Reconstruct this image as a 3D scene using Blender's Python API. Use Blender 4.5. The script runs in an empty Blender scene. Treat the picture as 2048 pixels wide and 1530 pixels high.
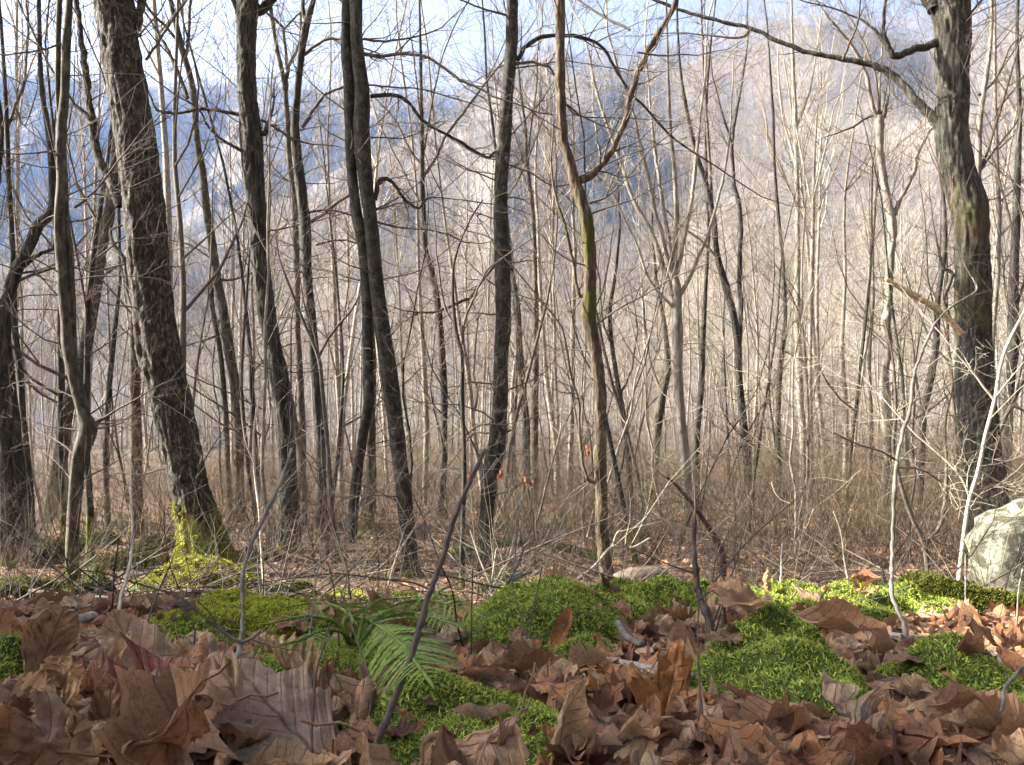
import bpy, math, random
import numpy as np
from mathutils import Vector, Matrix, Euler
R = math.radians
S = bpy.context.scene
COL = S.collection
# ------------------------------------------------------------------ camera, sky, sun, exposure
F = 1738.0                                  # focal length in photograph pixels (2048 wide)
cam_d = bpy.data.cameras.new("camera"); cam = bpy.data.objects.new("camera", cam_d); COL.objects.link(cam)
cam_d.sensor_width = 36.0; cam_d.lens = 36.0 * F / 2048.0
cam_d.clip_start = 0.02; cam_d.clip_end = 9000
cam.location = (0, 0, 0); cam.rotation_euler = (R(90), 0, 0)
S.camera = cam
SUN_EL, SUN_AZ = 31.0, -83.0                # azimuth from +Y towards +X
W = bpy.data.worlds.new("World"); S.world = W; W.use_nodes = True
nt = W.node_tree; nt.nodes.clear()
o_ = nt.nodes.new("ShaderNodeOutputWorld"); b_ = nt.nodes.new("ShaderNodeBackground"); s_ = nt.nodes.new("ShaderNodeTexSky")
s_.sky_type = 'NISHITA'; s_.sun_disc = False; s_.sun_elevation = R(SUN_EL); s_.sun_rotation = R(SUN_AZ)
s_.altitude = 800; s_.air_density = .6; s_.dust_density = 9.0; s_.ozone_density = .3
b_.inputs[1].default_value = 0.062
bw_ = nt.nodes.new("ShaderNodeRGBToBW"); gr_ = nt.nodes.new("ShaderNodeMix"); gr_.data_type = 'RGBA'; gr_.inputs[0].default_value = .82
ml_ = nt.nodes.new("ShaderNodeMath"); ml_.operation = 'MULTIPLY'; ml_.inputs[1].default_value = 1.45
nt.links.new(s_.outputs[0], bw_.inputs[0]); nt.links.new(bw_.outputs[0], ml_.inputs[0]); nt.links.new(s_.outputs[0], gr_.inputs[6]); nt.links.new(ml_.outputs[0], gr_.inputs[7]); nt.links.new(gr_.outputs[2], b_.inputs[0]); nt.links.new(b_.outputs[0], o_.inputs[0])
sun_d = bpy.data.lights.new("sun", 'SUN'); sun = bpy.data.objects.new("sun", sun_d); COL.objects.link(sun)
sun_d.energy = 5.0; sun_d.angle = R(0.5); sun_d.color = (1.0, 0.91, 0.78)
sd = Vector((math.cos(R(SUN_EL)) * math.sin(R(SUN_AZ)), math.cos(R(SUN_EL)) * math.cos(R(SUN_AZ)), math.sin(R(SUN_EL))))
sun.rotation_euler = sd.to_track_quat('Z', 'Y').to_euler()
S.view_settings.view_transform = 'Standard'; S.view_settings.look = 'None'
S.view_settings.exposure = 2.85; S.view_settings.gamma = 1.0
S.cycles.max_bounces = 5; S.cycles.diffuse_bounces = 3; S.cycles.glossy_bounces = 2
S.cycles.transmission_bounces = 3; S.cycles.volume_bounces = 0; S.cycles.transparent_max_bounces = 4
S.cycles.use_denoising = True
S.cycles.caustics_reflective = False; S.cycles.caustics_refractive = False

# ------------------------------------------------------------------ noise and terrain
def _h(ix, iy, iz, seed):
    n = (ix * 374761393 + iy * 668265263 + iz * 2147483647 + seed * 1274126177) & 0xffffffff
    n = ((n ^ (n >> 13)) * 1274126177) & 0xffffffff
    n = ((n ^ (n >> 15)) * 2246822519) & 0xffffffff
    return ((n ^ (n >> 16)) & 0xffffff) / float(0xffffff)
def vnoise(x, y, z=0.0, seed=0):
    x = np.asarray(x, float); y = np.asarray(y, float); z = np.asarray(z, float) + np.zeros_like(x)
    fx, fy, fz = np.floor(x), np.floor(y), np.floor(z)
    ix, iy, iz = fx.astype(np.int64), fy.astype(np.int64), fz.astype(np.int64)
    tx, ty, tz = x - fx, y - fy, z - fz
    tx = tx*tx*(3-2*tx); ty = ty*ty*(3-2*ty); tz = tz*tz*(3-2*tz)
    r = 0
    for a in (0, 1):
        for b in (0, 1):
            for c in (0, 1):
                w = (tx if a else 1-tx)*(ty if b else 1-ty)*(tz if c else 1-tz)
                r = r + w*_h(ix+a, iy+b, iz+c, seed)
    return r*2-1
def fbm(x, y, z=0.0, seed=0, oct=4, gain=.5):
    r = 0; a = 1; t = 0; f = 1
    for i in range(oct):
        r = r + a*vnoise(np.asarray(x)*f, np.asarray(y)*f, np.asarray(z)*f, seed+i*17); t += a; a *= gain; f *= 2.03
    return r/t
def sstep(a, b, x):
    t = np.clip((x-a)/(b-a), 0, 1); return t*t*(3-2*t)
PY = [-60, -6, -1, 0, .3, .55, .8, 1.1, 1.5, 2.2, 3, 4, 5.5, 6.5, 9, 12, 18, 35, 60, 100, 200, 350, 3000]
PZ = [14, 1.6, -.14, -.24, -.25, -.255, -.30, -.36, -.412, -.62, -.85, -1.07, -1.40, -1.46, -1.76, -1.95, -2.35, -3.5, -5, -9, -40, -75, -75]
V1U = [-600, 0, 200, 400, 600, 700, 850, 1000, 1100, 1250, 1400, 1600, 1750, 1850, 2048, 2700]
V1V = [620, 545, 510, 465, 392, 350, 278, 205, 165, 130, 100, 78, 95, 112, 125, 160]
V2U = [-600, 0, 250, 320, 400, 470, 560, 650, 700, 800, 900, 1000, 1100, 1250, 1500, 2048, 2700]
V2V = [250, 242, 240, 234, 222, 212, 204, 212, 218, 206, 180, 135, 105, 90, 80, 100, 140]
MOUNDS = []                                # (x, y, rx, ry, H, seed)
def terrain(x, y, lumps=True):
    x = np.asarray(x, float); y = np.asarray(y, float)
    r = np.hypot(x, y)
    z = np.interp(y, PY, PZ)
    az = np.arctan2(x, np.maximum(y, 1e-3)); az = np.clip(az, -R(52), R(52)); u = 1024 + F*np.tan(az)
    R1, R2 = 1000.0, 2200.0
    Z1 = (765-np.interp(u, V1U, V1V))/F*R1; Z2 = (765-np.interp(u, V2U, V2V))/F*R2
    s1 = np.clip((r-400)/(R1-400), 0, 1); h1 = -75+(Z1+75)*(s1**.95) - np.maximum(r-R1, 0)*.45
    s2 = np.clip((r-1250)/(R2-1250), 0, 1); h2 = -75+(Z2+75)*(s2**.9) - np.maximum(r-R2, 0)*.3
    rav = 1-np.abs(fbm(x/330+3.1, y/420, 0, 5, 4)*2.2)
    amp = 105*sstep(450, 800, r)*(1-.75*sstep(850, 1000, r)) + 130*sstep(1350, 1700, r)*(1-.85*sstep(1800, 2200, r))
    far = np.maximum(h1, h2) + amp*(rav-.45)
    wfar = sstep(330, 480, r)*sstep(.05, .3, np.cos(np.arctan2(x, y)))
    z = z*(1-wfar)+far*wfar
    z = z + .010*np.abs(x)*sstep(2, 6, np.abs(x))*(r < 300)
    if lumps:
        a = .012+.03*sstep(1.0, 5, r)+.15*sstep(8, 30, r)+.8*sstep(40, 120, r)
        z = z + a*fbm(x*.9+7, y*.9, 0, 11, 4)*sstep(0, .5, r) + .012*fbm(x*6, y*6, 0, 21, 2)*(r < 8)
    return z
def mound_h(x, y, m):
    mx, my, rx, ry, H, sd_ = m
    q = np.hypot((x-mx)/rx, (y-my)/ry)*(1+.45*fbm(x*5+sd_, y*5, 0, sd_, 3))
    return H*np.clip(1-q*q, 0, 1)**.75*(1+.55*fbm(x*14, y*14, 0, sd_+1, 3)), q
def surf(x, y):
    z = terrain(x, y); top = np.zeros_like(z)
    for m in MOUNDS:
        if np.size(z) == 1 and (abs(float(x)-m[0]) > m[2]*1.7 or abs(float(y)-m[1]) > m[3]*1.7): continue
        h, q = mound_h(x, y, m); top = np.maximum(top, np.where(q < 1, h, 0))
    return z+top
def px(u, v, D): return ((u-1024)/F*D, D, -(v-765)/F*D)
def ray_D(u, v, d0=3.0, d1=90.0):
    D = np.linspace(d0, d1, 4000); z = -(v-765)/F*D; g = terrain((u-1024)/F*D, D)
    i = np.argmax(z < g)
    return float(D[i]) if (z < g).any() else float(d1)

# ------------------------------------------------------------------ mesh helpers
def mesh_np(name, V, faces, mat=None, smooth=True, attr=None, mats=None, midx=None):
    me = bpy.data.meshes.new(name)
    V = np.asarray(V, np.float32)
    faces = [np.asarray(f, np.int32) for f in faces if len(f)]
    me.vertices.add(len(V)); me.vertices.foreach_set('co', V.ravel())
    lp = np.concatenate([f.ravel() for f in faces]); nf = sum(len(f) for f in faces)
    tot = np.concatenate([np.full(len(f), f.shape[1], np.int32) for f in faces])
    st = np.concatenate([[0], np.cumsum(tot)[:-1]]).astype(np.int32)
    me.loops.add(len(lp)); me.loops.foreach_set('vertex_index', lp)
    me.polygons.add(nf); me.polygons.foreach_set('loop_start', st); me.polygons.foreach_set('loop_total', tot)
    if smooth: me.polygons.foreach_set('use_smooth', np.ones(nf, bool))
    if attr:
        for k, a in attr.items():
            a = np.asarray(a, np.float32)
            if a.ndim == 1:
                at = me.attributes.new(k, 'FLOAT', 'POINT'); at.data.foreach_set('value', a)
            else:
                at = me.attributes.new(k, 'FLOAT_VECTOR', 'POINT'); at.data.foreach_set('vector', a.ravel())
    for m in (mats or [mat]):
        if m: me.materials.append(m)
    if midx is not None: me.polygons.foreach_set('material_index', np.asarray(midx, np.int32))
    me.update(calc_edges=True); me.validate()
    return me
def link(name, me, parent=None, loc=(0, 0, 0), rot=(0, 0, 0), scl=None):
    o = bpy.data.objects.new(name, me); COL.objects.link(o); o.location = loc; o.rotation_euler = rot
    if scl is not None: o.scale = scl if hasattr(scl, '__len__') else (scl,)*3
    if parent: o.parent = parent
    return o
def tag(o, label=None, cat=None, group=None, kind=None):
    if label: o['label'] = label
    if cat: o['category'] = cat
    if group: o['group'] = group
    if kind: o['kind'] = kind
    return o
class Chains:
    def __init__(s): s.c = {}; s.n = 0
    def add(s, pts, rad, k=3):
        s.c.setdefault((len(pts), k), []).append((pts, rad)); s.n += 1
    def arrays(s, origin=(0, 0, 0)):
        VV = []; QQ = []; TT = []; off = 0; og = np.array(origin)
        for (n, k), L in s.c.items():
            P = np.array([a[0] for a in L], float)-og; Rr = np.array([a[1] for a in L], float)
            T = np.empty_like(P); T[:, 1:-1] = P[:, 2:]-P[:, :-2]; T[:, 0] = P[:, 1]-P[:, 0]; T[:, -1] = P[:, -1]-P[:, -2]
            T /= np.linalg.norm(T, axis=2, keepdims=True)+1e-12
            m = P[:, -1]-P[:, 0]; ref = np.zeros_like(m); ax = np.argmin(np.abs(m), axis=1); ref[np.arange(len(m)), ax] = 1
            A = np.cross(T, ref[:, None, :]); A /= np.linalg.norm(A, axis=2, keepdims=True)+1e-12
            B = np.cross(T, A)
            th = np.arange(k)/k*2*math.pi
            V = P[:, :, None, :]+Rr[:, :, None, None]*(A[:, :, None, :]*np.cos(th)[None, None, :, None]+B[:, :, None, :]*np.sin(th)[None, None, :, None])
            M = len(L); V = V.reshape(-1, 3)
            i = np.arange(M)[:, None, None]*n*k; j = np.arange(n-1)[None, :, None]*k; q = np.arange(k)[None, None, :]; q2 = (q+1) % k
            Q = np.stack([i+j+q, i+j+q2, i+j+k+q2, i+j+k+q], -1).reshape(-1, 4)+off
            VV.append(V); QQ.append(Q); off += len(V)
        return np.concatenate(VV), np.concatenate(QQ)
    def mesh(s, name, mat, origin=(0, 0, 0)):
        V, Q = s.arrays(origin)
        return mesh_np(name, V, [Q], mat)
def vadd(a, b, s=1.0): return (a[0]+b[0]*s, a[1]+b[1]*s, a[2]+b[2]*s)
def vnorm(a):
    l = math.sqrt(a[0]*a[0]+a[1]*a[1]+a[2]*a[2])+1e-12; return (a[0]/l, a[1]/l, a[2]/l)
def rndv(rng): return (rng.uniform(-1, 1), rng.uniform(-1, 1), rng.uniform(-1, 1))
def split_dir(d, ang, rng):
    r = vnorm(rndv(rng)); dt = r[0]*d[0]+r[1]*d[1]+r[2]*d[2]
    p = vnorm((r[0]-dt*d[0], r[1]-dt*d[1], r[2]-dt*d[2])); c, s = math.cos(ang), math.sin(ang)
    return (d[0]*c+p[0]*s, d[1]*c+p[1]*s, d[2]*c+p[2]*s)
def grow(C, p, d, L, r, lev, rng, up=.10, wob=.28, nb=(3, 6), rmin=.0012, ang=(.45, 1.1), k=3, seg=3):
    n = seg+lev; pts = [p]; rad = [r]; dirs = [d]
    for i in range(n):
        w = rndv(rng); d = vnorm((d[0]+w[0]*wob, d[1]+w[1]*wob, d[2]+w[2]*wob+up)); p = vadd(p, d, L/n)
        pts.append(p); rad.append(max(rmin*.6, r*(1-.8*(i+1)/n))); dirs.append(d)
    C.add(pts, rad, k if lev < 2 else 4)
    if lev > 0:
        for j in range(rng.randint(*nb)):
            t = rng.uniform(.15, 1.0)*n; i = min(n-1, int(t)); f = t-i
            q = tuple(pts[i][a]*(1-f)+pts[i+1][a]*f for a in range(3))
            cr = (rad[i]*(1-f)+rad[i+1]*f)
            grow(C, q, split_dir(dirs[i], rng.uniform(*ang), rng), L*rng.uniform(.3, .62), max(rmin, cr*rng.uniform(.45, .7)), lev-1, rng, up, wob, nb, rmin, ang, k, seg)
def catmull(P, sub):
    P = np.asarray(P, float)
    Q = np.vstack([2*P[0]-P[1], P, 2*P[-1]-P[-2]]); out = []
    for i in range(1, len(Q)-2):
        t = np.linspace(0, 1, sub, endpoint=False)[:, None]
        a, b, c, d = Q[i-1], Q[i], Q[i+1], Q[i+2]
        out.append(.5*((2*b)+(-a+c)*t+(2*a-5*b+4*c-d)*t*t+(-a+3*b-3*c+d)*t**3))
    out.append(P[-1:]); return np.concatenate(out)
def bark_tube(P, rad, k, step, amp, fr, seed, origin, flare=0, flakes=0, lobes=5):
    """displaced trunk surface along a path, rings every step metres"""
    P = np.asarray(P, float); rad = np.asarray(rad, float)
    s = np.concatenate([[0], np.cumsum(np.linalg.norm(np.diff(P, axis=0), axis=1))])
    n = max(8, int(s[-1]/step)); ss = np.linspace(0, s[-1], n)
    C = np.stack([np.interp(ss, s, P[:, i]) for i in range(3)], 1); rr = np.interp(ss, s, rad)
    kern = np.ones(5)/5
    T = np.gradient(C, axis=0); T /= np.linalg.norm(T, axis=1, keepdims=True)
    A = np.cross(T, [0, 1, 0.01]); A /= np.linalg.norm(A, axis=1, keepdims=True); B = np.cross(T, A)
    th = np.arange(k)/k*2*math.pi
    ct, st = np.cos(th)[None, :, None], np.sin(th)[None, :, None]
    dirv = A[:, None]*ct+B[:, None]*st
    base = C[:, None]+dirv*rr[:, None, None]
    X = base-np.asarray(origin)
    lx, ly = dirv[..., 0]*rr[:, None], dirv[..., 1]*rr[:, None]
    sl = ss[:, None]+0*lx
    d = amp*(fbm(lx*fr, ly*fr, sl*fr*.22, seed, 3)+.8*(.5-np.abs(vnoise(lx*fr*.9, ly*fr*.9, sl*fr*.16, seed+2))*1.6))
    d = d + rr[:, None]*.10*fbm(lx*3+5, ly*3, sl*1.3, seed+9, 2)
    if flakes:
        w = vnoise(lx*30, ly*30, sl*14, seed+4); d = d + flakes*(np.abs(w) > .35)*np.sign(w)
    if flare:
        hgt = ss[:, None]
        fl = np.exp(-hgt/(flare*.55))*rr[:, None]
        d = d + fl*(.45+.55*np.maximum(0, np.cos(th[None, :]*lobes+seed+.8*np.sin(th[None, :]*2+seed)))**1.5)
    V = base+dirv*d[..., None]
    V = V.reshape(-1, 3)-np.asarray(origin)
    i = np.arange(n-1)[:, None]*k; q = np.arange(k)[None]; q2 = (q+1) % k
    Q = np.stack([i+q, i+q2, i+k+q2, i+k+q], -1).reshape(-1, 4)
    return V, Q

# ------------------------------------------------------------------ materials
class MT:
    def __init__(s, name):
        s.m = bpy.data.materials.new(name); s.m.use_nodes = True; s.t = s.m.node_tree; s.t.nodes.clear()
        s.out = s.n('ShaderNodeOutputMaterial'); s.b = s.n('ShaderNodeBsdfPrincipled'); s.l(s.b.outputs[0], s.out.inputs[0])
        s.b.inputs['Roughness'].default_value = .85; s.b.inputs['Specular IOR Level'].default_value = .25
    def n(s, t, **kw):
        nd = s.t.nodes.new(t)
        for k, v in kw.items(): setattr(nd, k, v)
        return nd
    def l(s, a, b): s.t.links.new(a, b)
    def coord(s, scale=(1, 1, 1), which='Object', src=None):
        if src is None:
            c = s.n('ShaderNodeTexCoord').outputs[which]
        else: c = src
        m = s.n('ShaderNodeMapping'); m.inputs['Scale'].default_value = scale; s.l(c, m.inputs[0]); return m.outputs[0]
    def noise(s, vec, scale, detail=4, rough=.6, dist=0):
        n = s.n('ShaderNodeTexNoise'); n.inputs['Scale'].default_value = scale; n.inputs['Detail'].default_value = detail
        n.inputs['Roughness'].default_value = rough; n.inputs['Distortion'].default_value = dist; s.l(vec, n.inputs['Vector']); return n.outputs[0]
    def voro(s, vec, scale, feature='F1'):
        n = s.n('ShaderNodeTexVoronoi', feature=feature); n.inputs['Scale'].default_value = scale; s.l(vec, n.inputs['Vector']); return n
    def ramp(s, fac, stops, interp='LINEAR'):
        r = s.n('ShaderNodeValToRGB'); r.color_ramp.interpolation = interp
        e = r.color_ramp.elements
        while len(e) < len(stops): e.new(.5)
        for i, (p, c) in enumerate(stops):
            e[i].position = p; e[i].color = (*(c if hasattr(c, '__len__') else (c, c, c)), 1)
        s.l(fac, r.inputs[0]); return r.outputs[0]
    def mix(s, fac, a, b, mode='MIX'):
        m = s.n('ShaderNodeMix', data_type='RGBA', blend_type=mode)
        for sock, v in ((m.inputs[0], fac), (m.inputs[6], a), (m.inputs[7], b)):
            if hasattr(v, 'is_output'): s.l(v, sock)
            elif hasattr(v, '__len__'): sock.default_value = (*v, 1)
            else: sock.default_value = v
        return m.outputs[2]
    def math(s, op, a, b=0.0, clamp=False):
        m = s.n('ShaderNodeMath', operation=op); m.use_clamp = clamp
        for sock, v in ((m.inputs[0], a), (m.inputs[1], b)):
            if hasattr(v, 'is_output'): s.l(v, sock)
            else: sock.default_value = v
        return m.outputs[0]
    def bump(s, h, strength=.5, dist=.01):
        b = s.n('ShaderNodeBump'); b.inputs['Strength'].default_value = strength; b.inputs['Distance'].default_value = dist
        s.l(h, b.inputs['Height']); s.l(b.outputs[0], s.b.inputs['Normal'])
    def base(s, c):
        if hasattr(c, 'is_output'): s.l(c, s.b.inputs['Base Color'])
        else: s.b.inputs['Base Color'].default_value = (*c, 1)
def bark(name, dark, mid, light, lichen=.35, lichc=(.20, .24, .17), moss_h=0.0, moss_amt=.0, vs=.22, sc=34, bs=.8, bd=.012, moss_c=(.10, .13, .015), vary=.0, spots=()):
    t = MT(name); c = t.coord((1, 1, vs))
    n1 = t.noise(c, sc, 6, .65, .6); n2 = t.noise(t.coord((1, 1, .5)), 5, 3)
    col = t.ramp(n1, [(.32, dark), (.5, mid), (.72, light)])
    v = t.voro(c, sc*1.1); cr = t.ramp(v.outputs['Distance'], [(.15, 1.0), (.62, .62)])
    col = t.mix(1.0, col, cr, 'MULTIPLY')
    lf = t.ramp(t.noise(t.coord((1, 1, .6)), 24, 6, .75), [(.60-lichen*.2, 0.0), (.72-lichen*.2, 1.0)])
    lf = t.math('MULTIPLY', lf, min(.75, lichen*1.5), True)
    col = t.mix(lf, col, lichc)
    if vary:
        oi = t.n('ShaderNodeObjectInfo'); col = t.mix(1.0, col, t.ramp(oi.outputs['Random'], [(0, 1-vary), (1, 1.0+0*vary)]), 'MULTIPLY')
    if moss_h or spots:
        z = t.n('ShaderNodeSeparateXYZ'); t.l(t.n('ShaderNodeTexCoord').outputs['Object'], z.inputs[0])
        mn = t.noise(t.coord((1, 1, .6)), 7, 5, .7)
        a = t.math('SUBTRACT', 1.0, t.math('DIVIDE', z.outputs[2], max(moss_h, .01)))
        a = t.math('ADD', a, t.math('MULTIPLY', t.math('SUBTRACT', mn, .5), 2.6))
        fac = t.math('MULTIPLY', a, 3.0, True)
        for (zc, hw) in spots:
            q = t.math('SUBTRACT', 1.0, t.math('DIVIDE', t.math('ABSOLUTE', t.math('SUBTRACT', z.outputs[2], zc)), hw))
            q = t.math('ADD', q, t.math('MULTIPLY', t.math('SUBTRACT', mn, .58), 4.0))
            fac = t.math('MAXIMUM', fac, t.math('MULTIPLY', q, 2.0, True))
        fac = t.math('MULTIPLY', fac, moss_amt if moss_amt else .9, True)
        mc = t.mix(t.noise(t.coord(), 60, 3), (moss_c[0]*.35, moss_c[1]*.4, moss_c[2]*.5), (moss_c[0]*1.7, moss_c[1]*1.5, moss_c[2]*1.3))
        col = t.mix(fac, col, mc)
    t.base(col)
    t.bump(t.mix(.5, n1, cr), bs, bd)
    return t.m
def simple(name, a, b, sc=20, detail=4, rough=.85, bs=.3, bd=.004, vary=0, stretch=(1, 1, 1), trans=0):
    t = MT(name); n = t.noise(t.coord(stretch), sc, detail, .65)
    col = t.ramp(n, [(.35, a), (.65, b)])
    if vary:
        oi = t.n('ShaderNodeObjectInfo'); col = t.mix(1.0, col, t.ramp(oi.outputs['Random'], [(0, (1-vary,)*3), (1, (1, 1, 1))]), 'MULTIPLY')
    t.base(col); t.bump(n, bs, bd); t.b.inputs['Roughness'].default_value = rough
    return t.m
M = {}
M['bark_flaky'] = bark('bark_flaky', (.012, .010, .007), (.042, .035, .025), (.25, .215, .16), .2, (.19, .21, .16), .55, .95, .40, 44, 1.0, .015, (.15, .17, .014))
M['bark_grey'] = bark('bark_grey', (.012, .011, .009), (.036, .034, .027), (.15, .14, .112), .30, (.085, .092, .072), .22, .8, .16, 30, .9, .012)
M['bark_smooth'] = bark('bark_smooth', (.017, .016, .013), (.040, .038, .030), (.125, .117, .092), .30, (.10, .105, .085), .15, .7, .7, 20, .5, .006)
M['bark_mossy'] = bark('bark_mossy', (.026, .023, .017), (.070, .062, .044), (.17, .15, .105), .38, (.16, .17, .11), .45, .9, .3, 30, .7, .01, (.13, .14, .012))
M['bark_orange'] = bark('bark_orange', (.032, .022, .014), (.098, .072, .047), (.26, .21, .145), .12, (.2, .2, .13), .30, .9, .22, 40, 1.0, .014, (.05, .055, .010), spots=((2.35, .35), (1.95, .16)))
M['bark_right'] = bark('bark_right', (.017, .015, .011), (.052, .047, .034), (.165, .15, .115), .36, (.16, .185, .145), .1, .5, .18, 26, 1.0, .016, spots=((3.3, .35), (2.5, .3)), moss_c=(.07, .065, .02))
M['bark_pale'] = bark('bark_pale', (.20, .172, .138), (.34, .302, .248), (.52, .475, .40), .16, (.34, .35, .28), 0, 0, .25, 22, .6, .01, vary=.35)
M['twig_dark'] = simple('twig_dark', (.055, .044, .034), (.13, .108, .083), 60)
M['twig_tan'] = simple('twig_tan', (.16, .125, .088), (.36, .29, .21), 40, vary=.5)
M['brush'] = simple('brush_stems', (.12, .085, .05), (.34, .25, .155), 30, vary=.5)
M['twig_pale'] = simple('twig_pale', (.33, .295, .235), (.55, .495, .405), 3, vary=.35)
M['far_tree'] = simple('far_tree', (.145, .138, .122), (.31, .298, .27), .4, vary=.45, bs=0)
M['stem_dark'] = simple('stem_dark', (.020, .012, .008), (.055, .034, .024), 90, rough=.6, stretch=(1, 1, .2))
M['stem_grey'] = simple('stem_grey', (.055, .050, .042), (.165, .152, .13), 70, rough=.8, stretch=(1, 1, .4))
M['stem_pale'] = simple('stem_pale', (.24, .21, .16), (.48, .44, .35), 60, rough=.8)
M['wood_broken'] = simple('wood_broken', (.28, .19, .10), (.60, .47, .30), 50, rough=.8, stretch=(.3, .3, 1))

def ground_mat():
    t = MT('leafy_forest_soil'); c = t.coord()
    v = t.voro(c, 14); n = t.noise(c, 3, 6, .7); n2 = t.noise(c, .02, 4, .6)
    near = t.ramp(v.outputs['Color'], [(.15, (.055, .032, .020)), (.45, (.14, .085, .055)), (.75, (.25, .155, .10)), (.95, (.36, .25, .17))])
    near = t.mix(1.0, near, (.42, .36, .30), 'MULTIPLY'); near = t.mix(.5, near, t.ramp(n, [(.3, (.05, .032, .022)), (.7, (.22, .145, .095))]))
    far = t.ramp(n2, [(.35, (.085, .070, .055)), (.65, (.15, .125, .10))])
    z = t.n('ShaderNodeSeparateXYZ'); t.l(t.n('ShaderNodeTexCoord').outputs['Object'], z.inputs[0])
    f = t.math('DIVIDE', z.outputs[1], 120.0, True)
    t.base(t.mix(f, near, far)); t.bump(t.mix(.5, v.outputs['Distance'], n), .8, .02)
    return t.m
M['ground'] = ground_mat()
def moss_mat(name, a, b, c3):
    t = MT(name); n = t.noise(t.coord(), 26, 4, .7)
    at = t.n('ShaderNodeAttribute'); at.attribute_name = 'rnd'
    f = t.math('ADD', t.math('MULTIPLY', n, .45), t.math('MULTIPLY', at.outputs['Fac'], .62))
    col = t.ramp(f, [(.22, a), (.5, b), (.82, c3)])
    t.base(col); t.b.inputs['Roughness'].default_value = .75
    tr = t.n('ShaderNodeBsdfTranslucent'); t.l(col, tr.inputs[0]); mx = t.n('ShaderNodeMixShader'); mx.inputs[0].default_value = .3
    t.l(t.b.outputs[0], mx.inputs[1]); t.l(tr.outputs[0], mx.inputs[2]); t.l(mx.outputs[0], t.out.inputs[0])
    return t.m
M['moss'] = moss_mat('moss_green', (.05, .072, .012), (.18, .235, .035), (.44, .49, .10))
M['moss_yellow'] = moss_mat('moss_yellow', (.09, .10, .008), (.25, .28, .028), (.50, .52, .06))
M['moss_dark'] = moss_mat('moss_dark', (.02, .032, .006), (.07, .085, .012), (.16, .17, .02))
M['fern'] = moss_mat('fern_green', (.035, .065, .010), (.105, .165, .025), (.24, .31, .07))
def leaf_mat(name, stops, vein=(.30, .2, .13)):
    t = MT(name)
    oi = t.n('ShaderNodeObjectInfo'); at = t.n('ShaderNodeAttribute'); at.attribute_name = 'rnd'
    rv = t.math('FRACT', t.math('ADD', t.math('MULTIPLY', oi.outputs['Random'], 7.0), at.outputs['Fac']))
    col = t.mix(1.0, t.ramp(rv, stops), (.85, .84, .78), 'MULTIPLY')
    c = t.coord(); n = t.noise(c, 30, 5, .7); n2 = t.noise(c, 130, 3, .7)
    col = t.mix(1.0, col, t.ramp(n, [(.3, (.55, .5, .5)), (.5, (1, 1, 1)), (.75, (1.25, 1.15, 1.05))]), 'MULTIPLY')
    col = t.mix(t.ramp(n2, [(.66, 0.0), (.74, .6)]), col, (.04, .022, .015))
    uv = t.n('ShaderNodeAttribute'); uv.attribute_name = 'luv'
    sp = t.n('ShaderNodeSeparateXYZ'); t.l(uv.outputs['Vector'], sp.inputs[0])
    ax = t.math('ABSOLUTE', sp.outputs[0])
    mid = t.math('SUBTRACT', 1.0, t.math('MULTIPLY', ax, 22.0), True)
    q = t.math('FRACT', t.math('SUBTRACT', t.math('MULTIPLY', sp.outputs[1], 8.0), t.math('MULTIPLY', ax, 2.4)))
    sv = t.math('SUBTRACT', 1.0, t.math('MULTIPLY', t.math('ABSOLUTE', t.math('SUBTRACT', q, .5)), 14.0), True)
    vf = t.math('MAXIMUM', mid, t.math('MULTIPLY', sv, .6))
    col = t.mix(t.math('MULTIPLY', vf, .7), col, t.mix(1.0, col, (.52, .48, .45), 'MULTIPLY'))
    ft = t.n('ShaderNodeTexNoise'); ft.inputs['Scale'].default_value = 2.2; t.l(c, ft.inputs['Vector']); col = t.mix(1.0, col, t.ramp(ft.outputs[0], [(.35, (.62, .58, .56)), (.65, (1.15, 1.1, 1.05))]), 'MULTIPLY')
    t.base(col); t.b.inputs['Roughness'].default_value = .5; t.b.inputs['Specular IOR Level'].default_value = .4
    t.bump(t.mix(.5, t.mix(.6, n, n2), vf), .9, .006)
    tr = t.n('ShaderNodeBsdfTranslucent'); t.l(col, tr.inputs[0]); mx = t.n('ShaderNodeMixShader'); mx.inputs[0].default_value = .22
    t.l(t.b.outputs[0], mx.inputs[1]); t.l(tr.outputs[0], mx.inputs[2]); t.l(mx.outputs[0], t.out.inputs[0])
    return t.m
M['leaf'] = leaf_mat('dead_leaf_mixed', [(0, (.26, .13, .07)), (.14, (.50, .31, .185)), (.28, (.34, .15, .08)), (.42, (.66, .47, .32)), (.52, (.15, .07, .05)), (.64, (.55, .27, .125)), (.76, (.42, .26, .16)), (.88, (.70, .53, .38)), (1, (.30, .16, .10))])
M['leaf_pale'] = leaf_mat('dead_leaf_pale', [(0, (.52, .40, .31)), (1, (.58, .46, .37))], (.5, .37, .25))
M['leaf_tan'] = leaf_mat('dead_leaf_tan', [(0, (.56, .38, .23)), (1, (.64, .46, .30))], (.5, .36, .22))
M['leaf_orange'] = leaf_mat('dead_leaf_orange', [(0, (.62, .29, .12)), (1, (.50, .26, .13))])
M['leaf_brown'] = leaf_mat('dead_leaf_brown', [(0, (.38, .24, .155)), (1, (.46, .30, .20))])
M['leaf_red'] = leaf_mat('dead_leaf_red', [(0, (.30, .13, .10)), (1, (.36, .16, .12))])
M['leaf_rust'] = leaf_mat('dead_leaf_rust', [(0, (.42, .16, .07)), (1, (.34, .12, .05))])

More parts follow.
